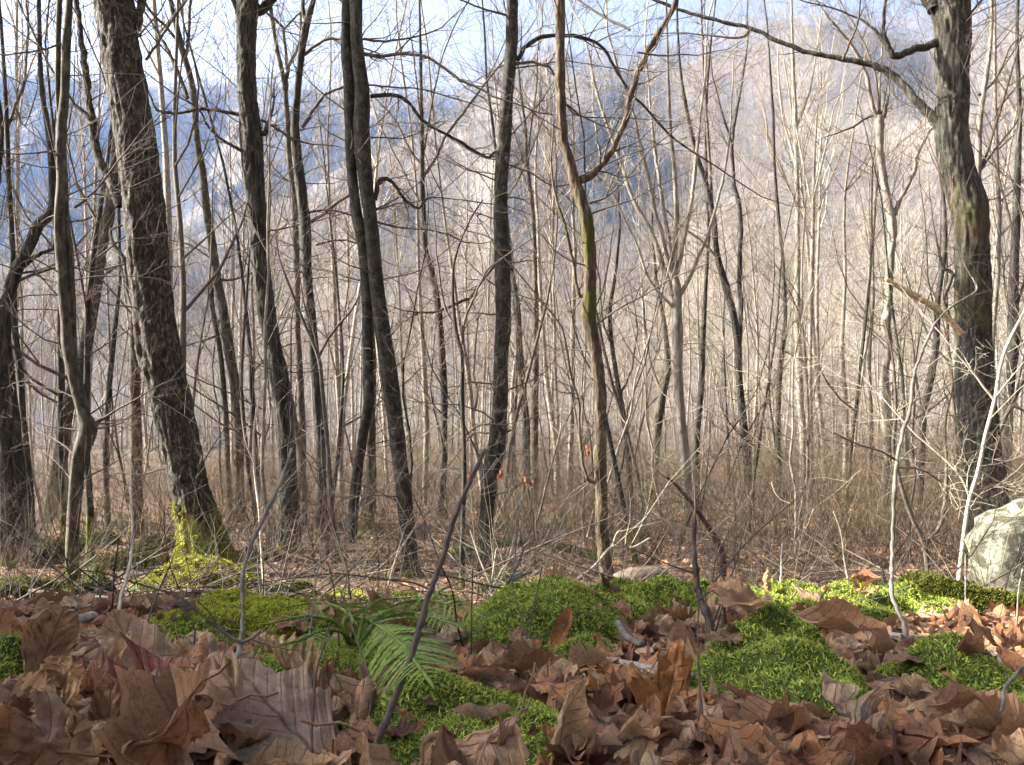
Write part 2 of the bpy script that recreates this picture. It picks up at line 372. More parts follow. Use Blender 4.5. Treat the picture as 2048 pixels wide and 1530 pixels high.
# ------------------------------------------------------------------ ground
def make_ground():
    rr = np.concatenate([np.linspace(.02, .3, 8, endpoint=False), np.geomspace(.3, 3, 110, endpoint=False), np.geomspace(3, 60, 110, endpoint=False), np.geomspace(60, 400, 40, endpoint=False), np.linspace(400, 2400, 110, endpoint=False), [2400]])
    # denser angles in front
    a = np.concatenate([np.linspace(-R(45), R(45), 420, endpoint=False), np.linspace(R(45), R(315), 160, endpoint=False)])
    A, RR = np.meshgrid(a, rr); x = RR*np.sin(A); y = RR*np.cos(A)
    z = terrain(x, y)
    n, k = x.shape
    V = np.stack([x, y, z], -1).reshape(-1, 3)
    i = np.arange(n-1)[:, None]*k; q = np.arange(k)[None]; q2 = (q+1) % k
    Q = np.stack([i+q, i+k+q, i+k+q2, i+q2], -1).reshape(-1, 4)
    V = np.vstack([V, [[0, 0, z[0].mean()]]]); c = len(V)-1
    Tt = np.stack([np.full(k, c), np.arange(k), (np.arange(k)+1) % k], -1)
    o = link('ground', mesh_np('ground', V, [Q, Tt], M['ground'])); tag(o, kind='structure')

# ------------------------------------------------------------------ trees traced from the photograph
def trace(pts, D, drift=0.0, D0=None):
    out = []
    u0 = pts[0][0]; v0 = pts[0][1]
    for p in pts:
        dd = D+drift*(abs(p[0]-u0)+.5*abs(p[1]-v0))/F*D
        out.append((*px(p[0], p[1], dd), p[2]/2/F*dd))
    return out
def traced_tree(name, label, D, trunk, limbs=(), mat='bark_grey', height=12, crown=9, twigs=10, cat='tree', flare=.35, flakes=0, amp=None, tw_mat='twig_dark', seed=1, group=None, base=True, twr=(.35, 1.1), lobes=5, stems=(), twig_z=None, back=0.0, limb_twigs=1.0, taper_top=True, fr=34):
    """trunk: (u, v, width) from the base upward"""
    rng = random.Random(seed)
    if D is None: D = ray_D(trunk[0][0], trunk[0][1])
    ch = trace(trunk, D)
    bx, by = ch[0][0], ch[0][1]; bz = float(surf(bx, by))-.06
    root = bpy.data.objects.new(name, None); COL.objects.link(root); root.location = (bx, by, bz); root.empty_display_size = .1
    tag(root, label, cat, group)
    P = [c[:3] for c in ch]; rd = [c[3] for c in ch]
    if base and P[0][2] > bz: P = [(bx, by, bz)]+P; rd = [rd[0]]+rd
    elif base: P[0] = (bx, by, bz)
    P = np.array(P); rd = np.array(rd)
    PP = catmull(np.column_stack([P, rd*(.88 if flakes else .93)]), 6); P, rd = PP[:, :3], np.maximum(PP[:, 3], .002)
    vis = P[-1].copy(); ext = None
    if height:
        d = P[-1]-P[-4]; d /= np.linalg.norm(d); d = d*.6+np.array([0, 0, .4]); p = P[-1].copy(); r0 = rd[-1]; L = max(1.0, height-(p[2]-bz)); n = 8
        ext = []
        for i in range(n):
            d = d+np.array([rng.uniform(-.1, .1), rng.uniform(-.1, .1), .08]); d /= np.linalg.norm(d); p = p+d*L/n
            ext.append((p.copy(), r0*(1-.85*(i+1)/n)))
        P = np.vstack([P]+[e[0] for e in ext]); rd = np.concatenate([rd, [e[1] for e in ext]])
    wmax = max(t[2] for t in trunk)
    k = int(min(90, max(8, wmax*.9)))
    rmean = float(np.mean(rd))
    V, Q = bark_tube(P, rd, k, max(.012, .55*2*math.pi*rmean/k*2.2), amp if amp is not None else rmean*.10, fr, seed, (bx, by, bz), flare=flare*rmean*6 if flare else 0, flakes=flakes, lobes=lobes)
    link('trunk', mesh_np('trunk', V, [Q], M[mat]), root)
    for sidx, st in enumerate(stems):
        c2 = trace(st, D+.02*(sidx+1)); q = catmull(np.array(c2), 5)
        V, Q = bark_tube(q[:, :3], np.maximum(q[:, 3], .002), max(6, int(max(t[2] for t in st)*.8)), .04, float(q[:, 3].mean())*.15, 40, seed+5+sidx, (bx, by, bz), flare=.0)
        link('stem', mesh_np('stem', V, [Q], M[mat]), root)
    C = Chains()
    for li, lb in enumerate(limbs):
        c2 = np.array(trace(lb, D, rng.uniform(-.5, .5) if li else rng.uniform(.1, .4))); q = catmull(c2, 4)
        j = np.array([rng.uniform(-1, 1) for _ in range(3*len(q))]).reshape(-1, 3)*q[:, 3:4]*.35; j[0] = 0
        q[:, :3] += j
        w = lb[0][2]
        if w >= 9:
            V, Q = bark_tube(q[:, :3], np.maximum(q[:, 3], .0015), max(6, int(w*.7)), .03, float(q[:, 3].mean())*.2, 50, seed+50+li, (bx, by, bz))
            link('branch', mesh_np('branch', V, [Q], M[mat]), root)
        else: C.add([tuple(a) for a in q[:, :3]], [max(.0012, a) for a in q[:, 3]], 5)
        Lt = float(np.linalg.norm(np.diff(q[:, :3], axis=0), axis=1).sum())
        for _ in range(int(limb_twigs*(3+Lt*5.5))):
            i = rng.randrange(1, len(q)-1); d = vnorm(tuple(q[i+1, :3]-q[i-1, :3]))
            grow(C, tuple(q[i, :3]), split_dir(d, rng.uniform(.5, 1.2), rng), rng.uniform(.15, .55)*min(1.4, .5+Lt*.3), max(.0016, min(q[i, 3]*.45, .006)), 2, rng, up=.05, wob=.35, nb=(2, 4))
        # continue the limb past its drawn end
        e = vnorm(tuple(q[-1, :3]-q[-4, :3])); grow(C, tuple(q[-1, :3]), e, .5+Lt*.35, max(.002, float(q[-1, 3])), 2, rng, up=.06, wob=.25, nb=(3, 5))
    # thin side twigs on the visible trunk
    nv = int((len(trunk)+ (1 if base else 0))*6)-6
    zmin = bz+(P[min(nv, len(P)-1)][2]-bz)*.12
    for _ in range(int(twigs*2.2)):
        i = rng.randrange(2, max(4, min(nv, len(P)-2)))
        if P[i][2] < zmin: continue
        a = rng.uniform(0, 2*math.pi); d = vnorm((math.cos(a)*1.2, math.sin(a)*.8, rng.uniform(-.1, .7)))
        grow(C, tuple(P[i]), d, rng.uniform(*twr), max(.0022, min(.007, rd[i]*.14)), 2, rng, up=.03, wob=.30, nb=(3, 6))
    if ext:
        for _ in range(crown):
            i = rng.randrange(0, len(ext)); a = rng.uniform(0, 2*math.pi); e = ext[i]
            up = rng.uniform(.5, 1.4); d = vnorm((math.cos(a), math.sin(a), up))
            grow(C, tuple(e[0]), d, rng.uniform(.12, .28)*height, max(.006, e[1]*rng.uniform(.4, .65)), 3, rng, up=.12, wob=.22, nb=(3, 5), rmin=.003)
    if C.n: link('crown', C.mesh('crown', M[tw_mat], (bx, by, bz)), root)
    return root, (bx, by, bz), D, P, rd

TREES = []
def T(*a, **k): TREES.append((a, k))
T('cherry_tree', 'thick leaning tree with flaky bark and a bright mossy flared foot', None,
  [(408, 1152, 150), (407, 1125, 118), (404, 1080, 96), (389, 1010, 86), (368, 920, 82), (337, 783, 85), (318, 700, 86), (299, 549, 85), (283, 366, 86), (256, 183, 82), (226, 0, 82), (212, -80, 80)],
  [[(241, 412, 20), (220, 366, 20), (199, 320, 18), (185, 275, 17), (183, 229, 15), (174, 183, 14), (171, 137, 13), (160, 69, 11), (155, 14, 10), (150, -60, 9)],
   [(181, 238, 9), (165, 222, 8), (146, 206, 7), (110, 150, 5), (78, 90, 4), (40, 10, 4)],
   [(272, 60, 18), (281, 20, 16), (292, -40, 14)],
   [(292, 120, 6), (320, 80, 5), (345, 40, 5), (370, 5, 4)]],
  mat='bark_flaky', height=15, crown=10, twigs=7, flakes=.004, seed=3, lobes=4, flare=.40)
T('hickory_tree', 'dark shaggy straight trunk second in thickness left of centre with snapped branch stub', None,
  [(577, 1104, 62), (577, 1080, 54), (578, 1010, 47), (574, 920, 42), (563, 783, 42), (548, 700, 38), (536, 640, 42), (524, 549, 42), (517, 457, 42), (508, 366, 45), (505, 275, 43), (494, 183, 42), (492, 90, 42), (495, 15, 46)],
  [[(512, 25, 22), (530, 12, 18), (552, -10, 15), (575, -60, 13)],
   [(478, 30, 12), (470, 10, 11), (455, -20, 9)],
   [(484, 229, 9), (440, 222, 8), (400, 218, 7), (360, 226, 6), (315, 220, 5), (300, 190, 4)],
   [(486, 302, 8), (445, 280, 6), (415, 250, 5), (395, 215, 4), (350, 190, 3)],
   [(520, 262, 12), (530, 268, 10), (534, 258, 8)],
   [(522, 240, 6), (550, 255, 5), (580, 275, 5)]],
  mat='bark_grey', height=14, crown=9, twigs=12, flakes=.004, seed=7, lobes=4, flare=.12)
T('maple_tree', 'grey smooth trunk twisting round its darker twin stem, lit strip near top', None,
  [(822, 1152, 46), (817, 1100, 35), (810, 1010, 34), (800, 920, 34), (783, 783, 36), (770, 692, 35), (757, 600, 31), (747, 500, 30), (738, 412, 29), (732, 366, 30), (724, 275, 34), (724, 183, 32), (714, 92, 26), (712, 0, 27)],
  [[(742, 193, 9), (780, 190, 8), (812, 200, 7), (845, 240, 7), (880, 262, 6), (915, 280, 6), (945, 300, 6), (975, 315, 6), (988, 305, 5)],
   [(728, 108, 8), (760, 112, 7), (800, 108, 7), (850, 112, 6), (880, 130, 6), (920, 160, 6), (955, 175, 5), (985, 192, 4)],
   [(750, 400, 10), (757, 365, 9), (775, 358, 8), (792, 372, 7), (810, 400, 7), (838, 417, 6), (850, 400, 4), (870, 395, 3), (925, 400, 3)],
   [(727, 78, 6), (770, 83, 5), (820, 76, 4)],
   [(755, 445, 5), (800, 455, 4), (860, 460, 3), (900, 470, 3)],
   [(735, 170, 4), (790, 175, 4), (840, 178, 3), (900, 195, 3)]],
  mat='bark_smooth', height=14, crown=9, twigs=14, seed=11, lobes=3, flare=.1,
  stems=[[(705, 1085, 15), (708, 1010, 19), (718, 920, 22), (733, 830, 20), (737, 783, 22), (733, 600, 20), (728, 500, 24), (712, 420, 22), (702, 320, 20), (698, 183, 22), (692, 92, 20), (692, 0, 16), (690, -120, 12)]])
T('oak_tree', 'dark rough mossy-footed trunk standing between the two legs of the twisted grey trunk', 10.6,
  [(730, 1108, 34), (732, 1060, 30), (738, 1010, 30), (741, 920, 25), (742, 830, 20), (745, 740, 16), (742, 660, 14)], mat='bark_mossy', height=9, crown=5, twigs=5, seed=13, flare=.15)
T('beech_tree', 'sinuous grey trunk just left of centre, bending to the left low down', None,
  [(968, 1150, 32), (970, 1100, 28), (975, 1010, 31), (983, 940, 36), (993, 896, 36), (998, 850, 33), (1001, 783, 31), (1003, 692, 31), (1007, 640, 34), (1005, 549, 34), (1002, 457, 32), (1002, 366, 28), (1009, 275, 28), (1015, 183, 29), (1023, 92, 27), (1024, 0, 25)],
  [[(1035, 120, 10), (1050, 95, 9), (1075, 78, 9), (1105, 71, 9), (1150, 72, 8), (1185, 82, 7), (1210, 100, 6), (1235, 145, 6), (1262, 185, 5), (1290, 215, 5), (1340, 270, 4), (1380, 300, 4)],
   [(1032, 128, 7), (1060, 124, 6), (1085, 130, 5), (1105, 142, 5), (1140, 220, 4), (1175, 235, 3)],
   [(1012, 30, 5), (960, 15, 4), (910, -5, 3)],
   [(1018, 330, 4), (1060, 345, 3), (1110, 372, 3), (1170, 360, 2)],
   [(995, 525, 5), (965, 560, 5), (940, 595, 6), (928, 600, 7)],
   [(1022, 860, 5), (1000, 868, 4), (950, 865, 4), (930, 885, 3)]],
  mat='bark_smooth', height=14, crown=9, twigs=14, seed=17, flare=.1, lobes=3)
T('locust_tree', 'slim reddish rough trunk at centre forking into a Y, moss patches and lit pale foot', 5.3,
  [(1218, 1214, 40), (1217, 1190, 36), (1214, 1150, 31), (1204, 1060, 28), (1203, 1010, 27), (1201, 920, 27), (1201, 850, 26), (1200, 783, 27), (1190, 692, 31), (1178, 640, 33), (1180, 549, 28), (1175, 457, 30), (1167, 412, 28), (1151, 366, 27), (1138, 320, 23), (1127, 275, 22), (1120, 183, 22), (1120, 92, 21), (1119, 0, 22)],
  [[(1160, 362, 16), (1178, 355, 14), (1207, 325, 14), (1232, 285, 13), (1252, 235, 13), (1262, 190, 13), (1275, 145, 12), (1300, 95, 12), (1330, 45, 11), (1352, 0, 10), (1370, -60, 9)],
   [(1170, 590, 9), (1158, 588, 8), (1145, 520, 7), (1132, 460, 7), (1117, 415, 6)],
   [(1190, 965, 7), (1175, 958, 6), (1165, 920, 6), (1160, 870, 6), (1157, 800, 5), (1142, 750, 5), (1125, 660, 4), (1080, 600, 3), (1040, 550, 3)],
   [(1180, 407, 5), (1210, 395, 4), (1250, 360, 3), (1300, 300, 3), (1345, 265, 2)],
   [(1135, 210, 5), (1160, 230, 4), (1190, 245, 3), (1230, 262, 2)],
   [(1260, 60, 6), (1200, 30, 5), (1150, -5, 4)],
   [(1275, 105, 4), (1325, 112, 4), (1360, 108, 3)]],
  mat='bark_orange', height=9, crown=6, twigs=6, flakes=.003, seed=19, flare=.08, fr=60)
T('maple_tree', 'thickest trunk at the right behind the boulder, with a bulging bend and long arching branch', 8.4,
  [(1976, 1100, 100), (1975, 1030, 86), (1970, 966, 82), (1959, 874, 77), (1952, 783, 75), (1947, 692, 72), (1944, 640, 75), (1946, 549, 70), (1943, 457, 70), (1936, 405, 74), (1917, 350, 66), (1904, 275, 66), (1904, 183, 65), (1904, 92, 68), (1903, 46, 70), (1900, 0, 74)],
  [[(1885, 260, 22), (1865, 233, 19), (1833, 201, 16), (1801, 165, 14), (1769, 140, 13), (1723, 124, 11), (1686, 119, 11), (1641, 110, 10), (1595, 98, 9), (1549, 78, 8), (1503, 57, 7), (1462, 48, 7), (1394, 30, 7), (1348, 16, 6), (1290, -10, 5)],
   [(1880, 80, 17), (1869, 87, 15), (1833, 98, 14), (1789, 112, 14), (1778, 98, 12), (1771, 82, 10), (1767, 55, 6), (1771, 0, 5)],
   [(1772, 88, 9), (1750, 59, 6), (1718, 37, 5), (1668, 18, 4), (1600, 0, 3)],
   [(1868, 20, 26), (1852, -5, 22), (1830, -60, 18)],
   [(1905, 650, 8), (1888, 600, 9), (1905, 550, 8), (1885, 535, 7), (1878, 505, 5)],
   [(1686, 119, 6), (1700, 85, 5), (1715, 50, 4), (1720, 0, 4)],
   [(1936, 30, 6), (1955, 10, 5), (1980, -20, 4)],
   [(1503, 57, 6), (1480, 75, 5), (1430, 72, 4), (1375, 66, 3)]],
  mat='bark_right', height=15, crown=10, twigs=12, seed=23, flare=.12, lobes=4, limb_twigs=.8)
T('birch_tree', 'thin crooked dark trunk with an elbow knot, near the left edge', 5.6,
  [(142, 1182, 30), (144, 1149, 26), (146, 1057, 26), (151, 989, 28), (158, 920, 30), (176, 861, 38), (167, 829, 28), (151, 760, 27), (137, 692, 27), (133, 640, 24), (125, 549, 24), (120, 457, 24), (124, 366, 24), (122, 275, 22), (130, 183, 18), (133, 90, 19), (138, 20, 15)],
  [[(176, 861, 14), (185, 858, 12), (196, 845, 8), (205, 838, 5)],
   [(150, 415, 5), (175, 395, 5), (200, 370, 4), (215, 350, 4)],
   [(122, 300, 5), (80, 305, 4), (30, 308, 3), (-20, 300, 3)],
   [(130, 85, 4), (80, 100, 4), (10, 110, 3)]],
  mat='bark_mossy', height=10, crown=7, twigs=14, seed=29, flare=.05,
  stems=[[(160, 800, 12), (148, 700, 12), (145, 600, 12), (140, 500, 12), (133, 435, 11), (126, 300, 12), (117, 200, 11), (116, 100, 10), (119, 0, 10), (122, -80, 8)]])
T('oak_tree', 'mossy trunk leaning up to the right behind the crooked thin one, foot lit yellow', None,
  [(108, 1042, 40), (114, 966, 30), (124, 897, 28), (137, 806, 28), (162, 737, 27), (178, 655, 26), (192, 572, 25), (201, 503, 24), (217, 435, 22), (224, 389, 22), (231, 311, 18), (238, 230, 14)],
  [[(192, 572, 6), (215, 545, 5), (240, 530, 5)], [(217, 440, 6), (195, 430, 5), (170, 440, 4)]], mat='bark_mossy', height=11, crown=7, twigs=9, seed=31, flare=.2)
T('maple_tree', 'dark trunk cut by the left picture edge, sending a curved limb up right', 7.2,
  [(24, 1062, 62), (24, 1000, 58), (18, 900, 56), (8, 800, 52), (0, 700, 46), (6, 620, 34), (14, 595, 28), (34, 540, 26), (59, 489, 24), (78, 448, 22), (103, 425, 20), (105, 366, 15), (98, 275, 12), (84, 183, 11), (80, 114, 9), (78, 20, 8)],
  [[(34, 545, 10), (64, 517, 10), (91, 503, 9), (108, 495, 7), (110, 470, 5)],
   [(40, 560, 7), (91, 540, 6), (146, 535, 5), (188, 544, 4), (240, 530, 3)],
   [(0, 700, 22), (-14, 600, 20), (-20, 480, 18), (-8, 380, 14), (2, 280, 12), (-4, 200, 10)]],
  mat='bark_grey', height=10, crown=7, twigs=14, seed=37, flare=.06)
T('ash_tree', 'slender tree hugging the left picture edge with thin upswept branches', 7.8,
  [(64, 1090, 17), (62, 1012, 15), (55, 920, 14), (46, 829, 13), (39, 737, 13), (30, 660, 12), (27, 572, 12), (23, 457, 11), (18, 366, 10), (14, 256, 9), (8, 137, 8), (2, 46, 7)],
  [[(14, 260, 7), (30, 210, 6), (48, 172, 6), (52, 120, 5), (56, 50, 5), (52, 0, 4)], [(30, 215, 4), (50, 250, 3), (75, 180, 2)]], mat='bark_grey', height=9, crown=7, twigs=14, seed=41, flare=0)
T('oak_tree', 'straight pole-like trunk with mossy foot close to the left of the thick leaning tree', None,
  [(272, 1076, 36), (273, 1045, 28), (272, 966, 25), (272, 874, 24), (270, 783, 22), (270, 692, 22), (268, 620, 19), (256, 575, 13)],
  [[(262, 590, 12), (252, 540, 11), (244, 510, 10), (224, 485, 8), (222, 462, 6), (232, 455, 4)]], mat='bark_mossy', height=0, crown=0, twigs=7, seed=43, flare=.14)
T('maple_tree', 'slim pale-mottled tree with twin lower stem, between the thick leaning trunk and the shaggy one', None,
  [(480, 1044, 28), (478, 966, 23), (476, 874, 21), (471, 783, 21), (457, 692, 21), (446, 618, 20), (432, 549, 19), (423, 480, 18), (412, 412, 17), (405, 343, 16), (393, 275, 14), (389, 206, 14), (380, 151, 13), (366, 105, 13), (357, 69, 12), (341, 0, 10)],
  [[(375, 197, 9), (352, 137, 8), (330, 90, 7), (316, 69, 6), (300, 40, 4)], [(372, 110, 7), (378, 60, 6), (381, 0, 6), (384, -60, 5)],
   [(357, 85, 7), (329, 50, 6), (297, 18, 6), (280, -20, 5)], [(432, 560, 6), (465, 560, 5), (500, 548, 4)], [(428, 520, 3), (380, 490, 3), (340, 480, 2)]],
  mat='bark_mossy', height=12, crown=7, twigs=18, seed=47, flare=.08,
  stems=[[(460, 1042, 13), (460, 1012, 12), (455, 920, 12), (451, 829, 12), (446, 760, 11), (439, 692, 10), (423, 600, 9), (430, 540, 7)]])
T('ash_tree', 'narrow dark tree right of the shaggy trunk, one side lit cream at mid height', None,
  [(640, 1078, 28), (643, 966, 22), (640, 874, 22), (634, 783, 22), (627, 692, 21), (618, 595, 21), (613, 526, 20), (611, 457, 22), (604, 389, 22), (595, 320, 21), (590, 252, 18), (595, 183, 15), (602, 114, 15), (611, 55, 18), (627, 0, 11)],
  [[(605, 255, 8), (630, 215, 7), (650, 190, 6), (690, 172, 5)], [(608, 110, 7), (640, 85, 6), (665, 78, 6), (700, 80, 5)],
   [(622, 445, 7), (655, 420, 7), (700, 388, 6)], [(618, 425, 5), (660, 420, 4), (710, 432, 4)], [(612, 50, 9), (606, 10, 8), (600, -50, 7)], [(632, 490, 4), (680, 480, 4), (720, 488, 3)]],
  mat='bark_grey', height=13, crown=7, twigs=18, seed=53, flare=.08)
T('maple_tree', 'slim tree partly hidden behind the narrow dark tree, with a vase-shaped fork against the sky', 14,
  [(600, 1000, 22), (604, 874, 18), (600, 760, 15), (594, 640, 14), (594, 549, 14), (590, 457, 14), (588, 389, 14), (579, 320, 13), (574, 229, 12), (567, 160, 11), (553, 92, 9), (542, 23, 9)],
  [[(572, 180, 9), (575, 140, 8), (588, 110, 7), (600, 80, 6), (602, 30, 5)], [(575, 140, 7), (568, 80, 6), (566, 55, 6), (545, 35, 5)], [(568, 60, 4), (585, 40, 4), (600, 25, 3)]],
  mat='bark_mossy', height=13, crown=7, twigs=12, seed=59, flare=.05)
T('sapling', 'thin grey young tree forking at mid height, right of the shaggy trunk', 7.2,
  [(671, 1082, 11), (666, 1035, 10), (659, 943, 10), (654, 874, 9), (645, 783, 9), (637, 715, 9), (608, 646, 7), (590, 600, 6), (560, 520, 4), (550, 460, 3)],
  [[(638, 712, 6), (663, 669, 5), (700, 623, 5), (730, 578, 4), (760, 560, 3), (830, 545, 3), (870, 520, 2)]], mat='stem_grey', height=0, twigs=10, seed=61, cat='sapling', flare=0)
T('beech_tree', 'slender trunk with upswept fan of twigs, between the twisted grey trunk and the sinuous one', None,
  [(880, 1036, 20), (883, 989, 16), (888, 920, 15), (888, 852, 15), (888, 783, 16), (883, 692, 15), (876, 618, 15), (865, 549, 14), (851, 503, 13), (847, 435, 12), (844, 366, 12), (844, 275, 9), (842, 160, 7), (840, 46, 5), (838, -40, 4)],
  [[(847, 352, 7), (874, 311, 7), (892, 270, 6), (924, 229, 6), (960, 180, 5), (1000, 130, 4)], [(843, 330, 6), (820, 300, 5), (790, 240, 4), (745, 190, 3)],
   [(846, 420, 5), (800, 330, 5), (770, 270, 4), (752, 230, 3)], [(848, 300, 5), (862, 220, 4), (880, 130, 3), (905, 60, 3)], [(845, 260, 4), (835, 180, 3), (825, 90, 3)]],
  mat='bark_smooth', height=9, crown=4, twigs=26, seed=67, flare=.05, twr=(.6, 2.0))
T('sapling', 'dark thin stem reaching down to the fern slope, left of the sinuous trunk', 6.0,
  [(924, 1188, 14), (924, 1103, 11), (927, 1012, 10), (929, 920, 10), (926, 852, 9), (924, 783, 9), (924, 714, 9), (911, 655, 8), (905, 560, 6), (915, 500, 5), (940, 440, 4), (965, 400, 3)],
  [[(925, 690, 6), (930, 640, 6), (950, 590, 5), (975, 540, 4), (1000, 520, 3)], [(911, 655, 6), (888, 609, 5), (878, 540, 4)],
   [(928, 872, 3), (960, 850, 3), (1010, 850, 2)]], mat='bark_grey', height=0, twigs=12, seed=71, cat='sapling', flare=0)
T('maple_tree', 'slim lit trunk leaning left close beside the thin dark stem left of the sinuous trunk', 13,
  [(968, 1005, 13), (960, 940, 12), (948, 870, 11), (943, 806, 11), (934, 730, 10), (918, 640, 8), (908, 560, 7), (895, 480, 6)], [[(945, 830, 7), (955, 790, 6), (948, 745, 5), (950, 690, 5)]], mat='bark_pale', height=10, crown=6, twigs=8, seed=73, flare=0)
T('oak_tree', 'left one of two close dark trunks just right of the sinuous trunk', None,
  [(1050, 1000, 20), (1052, 920, 16), (1052, 856, 18), (1046, 783, 16), (1039, 692, 14), (1034, 600, 13), (1022, 540, 10), (1016, 480, 9)], [], mat='bark_grey', height=11, crown=6, twigs=8, seed=79, flare=.04)
T('oak_tree', 'right one of two close dark trunks just right of the sinuous trunk', None,
  [(1066, 1008, 20), (1069, 920, 16), (1069, 806, 17), (1071, 714, 14), (1071, 600, 12), (1069, 503, 11), (1064, 412, 10), (1053, 320, 9), (1050, 250, 7), (1042, 190, 5)],
  [[(1055, 330, 6), (1062, 250, 5), (1072, 180, 4), (1076, 100, 3)], [(1056, 350, 5), (1030, 270, 4), (1010, 200, 3)]], mat='bark_mossy', height=11, crown=4, twigs=14, seed=83, flare=.04)
T('maple_tree', 'slim brown trunk leaning left, third in the cluster right of the sinuous trunk', None,
  [(1115, 985, 15), (1112, 897, 13), (1103, 829, 13), (1091, 737, 11), (1082, 600, 9), (1078, 526, 8), (1076, 440, 7)], [], mat='bark_pale', height=12, crown=6, twigs=8, seed=89, flare=.03)
T('maple_tree', 'tall vase-shaped tree right of centre fanning into many lit upright branches', None,
  [(1377, 1058, 24), (1375, 1012, 20), (1371, 920, 20), (1362, 829, 21), (1355, 737, 22), (1355, 646, 22), (1352, 572, 21), (1348, 540, 14), (1352, 460, 12), (1353, 412, 11), (1348, 330, 9), (1340, 250, 8), (1335, 100, 6), (1332, 0, 5)],
  [[(1345, 590, 14), (1309, 480, 10), (1263, 389, 8), (1240, 320, 7), (1199, 206, 6), (1180, 120, 5), (1168, 60, 3)],
   [(1345, 560, 12), (1320, 460, 9), (1290, 330, 8), (1270, 240, 6), (1240, 150, 5), (1215, 60, 4)],
   [(1352, 550, 10), (1370, 470, 9), (1385, 380, 8), (1398, 260, 7), (1410, 150, 5), (1415, 40, 4)],
   [(1345, 520, 9), (1325, 400, 8), (1310, 300, 7), (1300, 200, 5), (1290, 90, 4)],
   [(1356, 600, 9), (1395, 520, 7), (1425, 440, 6), (1450, 340, 5), (1462, 250, 4)],
   [(1350, 620, 7), (1300, 560, 6), (1270, 480, 5), (1230, 400, 4), (1205, 330, 3)]],
  mat='bark_pale', tw_mat='twig_pale', height=12, crown=5, twigs=14, seed=97, flare=.05, limb_twigs=1.3)
T('oak_tree', 'dark crooked trunk leaning left with forked top, right of the vase-shaped tree', None,
  [(1501, 1038, 24), (1499, 989, 18), (1492, 897, 18), (1485, 829, 18), (1478, 760, 16), (1476, 692, 15), (1467, 631, 15), (1449, 563, 16), (1435, 512, 13), (1426, 435, 14), (1412, 366, 11), (1394, 311, 10), (1375, 229, 8), (1362, 150, 6), (1355, 60, 5)],
  [[(1426, 440, 8), (1418, 300, 7), (1412, 200, 6), (1405, 100, 5), (1403, 0, 4)], [(1476, 700, 10), (1482, 620, 10), (1478, 549, 10), (1481, 435, 10), (1467, 357, 8), (1465, 275, 7), (1478, 200, 5), (1492, 110, 4)],
   [(1465, 290, 5), (1440, 210, 4), (1425, 150, 3)], [(1435, 515, 6), (1400, 480, 5), (1350, 440, 4), (1300, 380, 3)]],
  mat='bark_grey', height=10, crown=5, twigs=16, seed=101, flare=.05)
T('poplar_tree', 'tall straight thin tree rising through the whole picture midway between vase tree and right trunk', None,
  [(1609, 985, 20), (1606, 874, 15), (1600, 783, 16), (1597, 692, 14), (1595, 640, 13), (1595, 526, 12), (1595, 412, 11), (1593, 320, 10), (1590, 229, 10), (1586, 137, 8), (1584, 46, 5), (1583, -30, 4)],
  [[(1592, 330, 5), (1565, 230, 4), (1555, 130, 3)], [(1595, 420, 5), (1560, 330, 4), (1535, 270, 3)], [(1592, 260, 5), (1620, 180, 4), (1635, 90, 3)]],
  mat='bark_pale', tw_mat='twig_pale', height=10, crown=3, twigs=22, seed=103, flare=.03)
T('poplar_tree', 'thin pale tree with a brush-like white crown beside the tall straight one', 17,
  [(1622, 965, 14), (1620, 829, 11), (1620, 737, 10), (1622, 595, 10), (1625, 503, 9), (1627, 389, 8), (1630, 300, 5), (1635, 210, 4)],
  [[(1625, 420, 5), (1605, 320, 4), (1590, 240, 3)], [(1626, 400, 5), (1650, 300, 4), (1665, 230, 3)], [(1627, 440, 4), (1660, 360, 3), (1690, 290, 3)], [(1625, 480, 4), (1590, 400, 3), (1560, 340, 3)], [(1627, 400, 4), (1640, 300, 3), (1645, 220, 2)]],
  mat='bark_pale', tw_mat='twig_pale', height=0, twigs=36, seed=107, flare=0, twr=(.8, 2.4), limb_twigs=1.8)
T('elm_tree', 'knobby sunlit trunk with broken top and one rising limb, left of the thick right-hand trunk', None,
  [(1766, 1040, 26), (1766, 1012, 21), (1773, 943, 17), (1776, 874, 19), (1771, 806, 23), (1769, 760, 17), (1776, 692, 17), (1771, 646, 20), (1776, 618, 17), (1780, 526, 17), (1785, 457, 18), (1778, 412, 16), (1769, 366, 15), (1760, 297, 15), (1760, 232, 20)],
  [[(1789, 430, 10), (1805, 389, 9), (1826, 348, 9), (1833, 311, 8), (1858, 265, 6), (1880, 230, 4)], [(1756, 238, 11), (1746, 215, 9), (1732, 151, 9), (1709, 100, 8), (1686, 69, 6), (1660, 40, 5), (1640, 10, 3)],
   [(1770, 235, 6), (1772, 215, 6), (1778, 190, 4)], [(1764, 225, 8), (1745, 230, 6), (1721, 242, 6)], [(1758, 230, 6), (1750, 150, 5), (1725, 80, 4), (1690, 20, 3)]],
  mat='bark_pale', height=0, twigs=16, seed=109, flare=.06, amp=.012)
T('oak_tree', 'dark curved slim trunk just left of the right-hand thick trunk, leaning right as it rises', 13.5,
  [(1838, 985, 17), (1842, 900, 14), (1847, 829, 15), (1860, 760, 15), (1872, 692, 14), (1876, 600, 12), (1890, 500, 9), (1890, 420, 7)], [[(1845, 840, 6), (1830, 740, 5), (1820, 640, 4)]], mat='bark_grey', height=9, crown=5, twigs=12, seed=113, flare=.04)
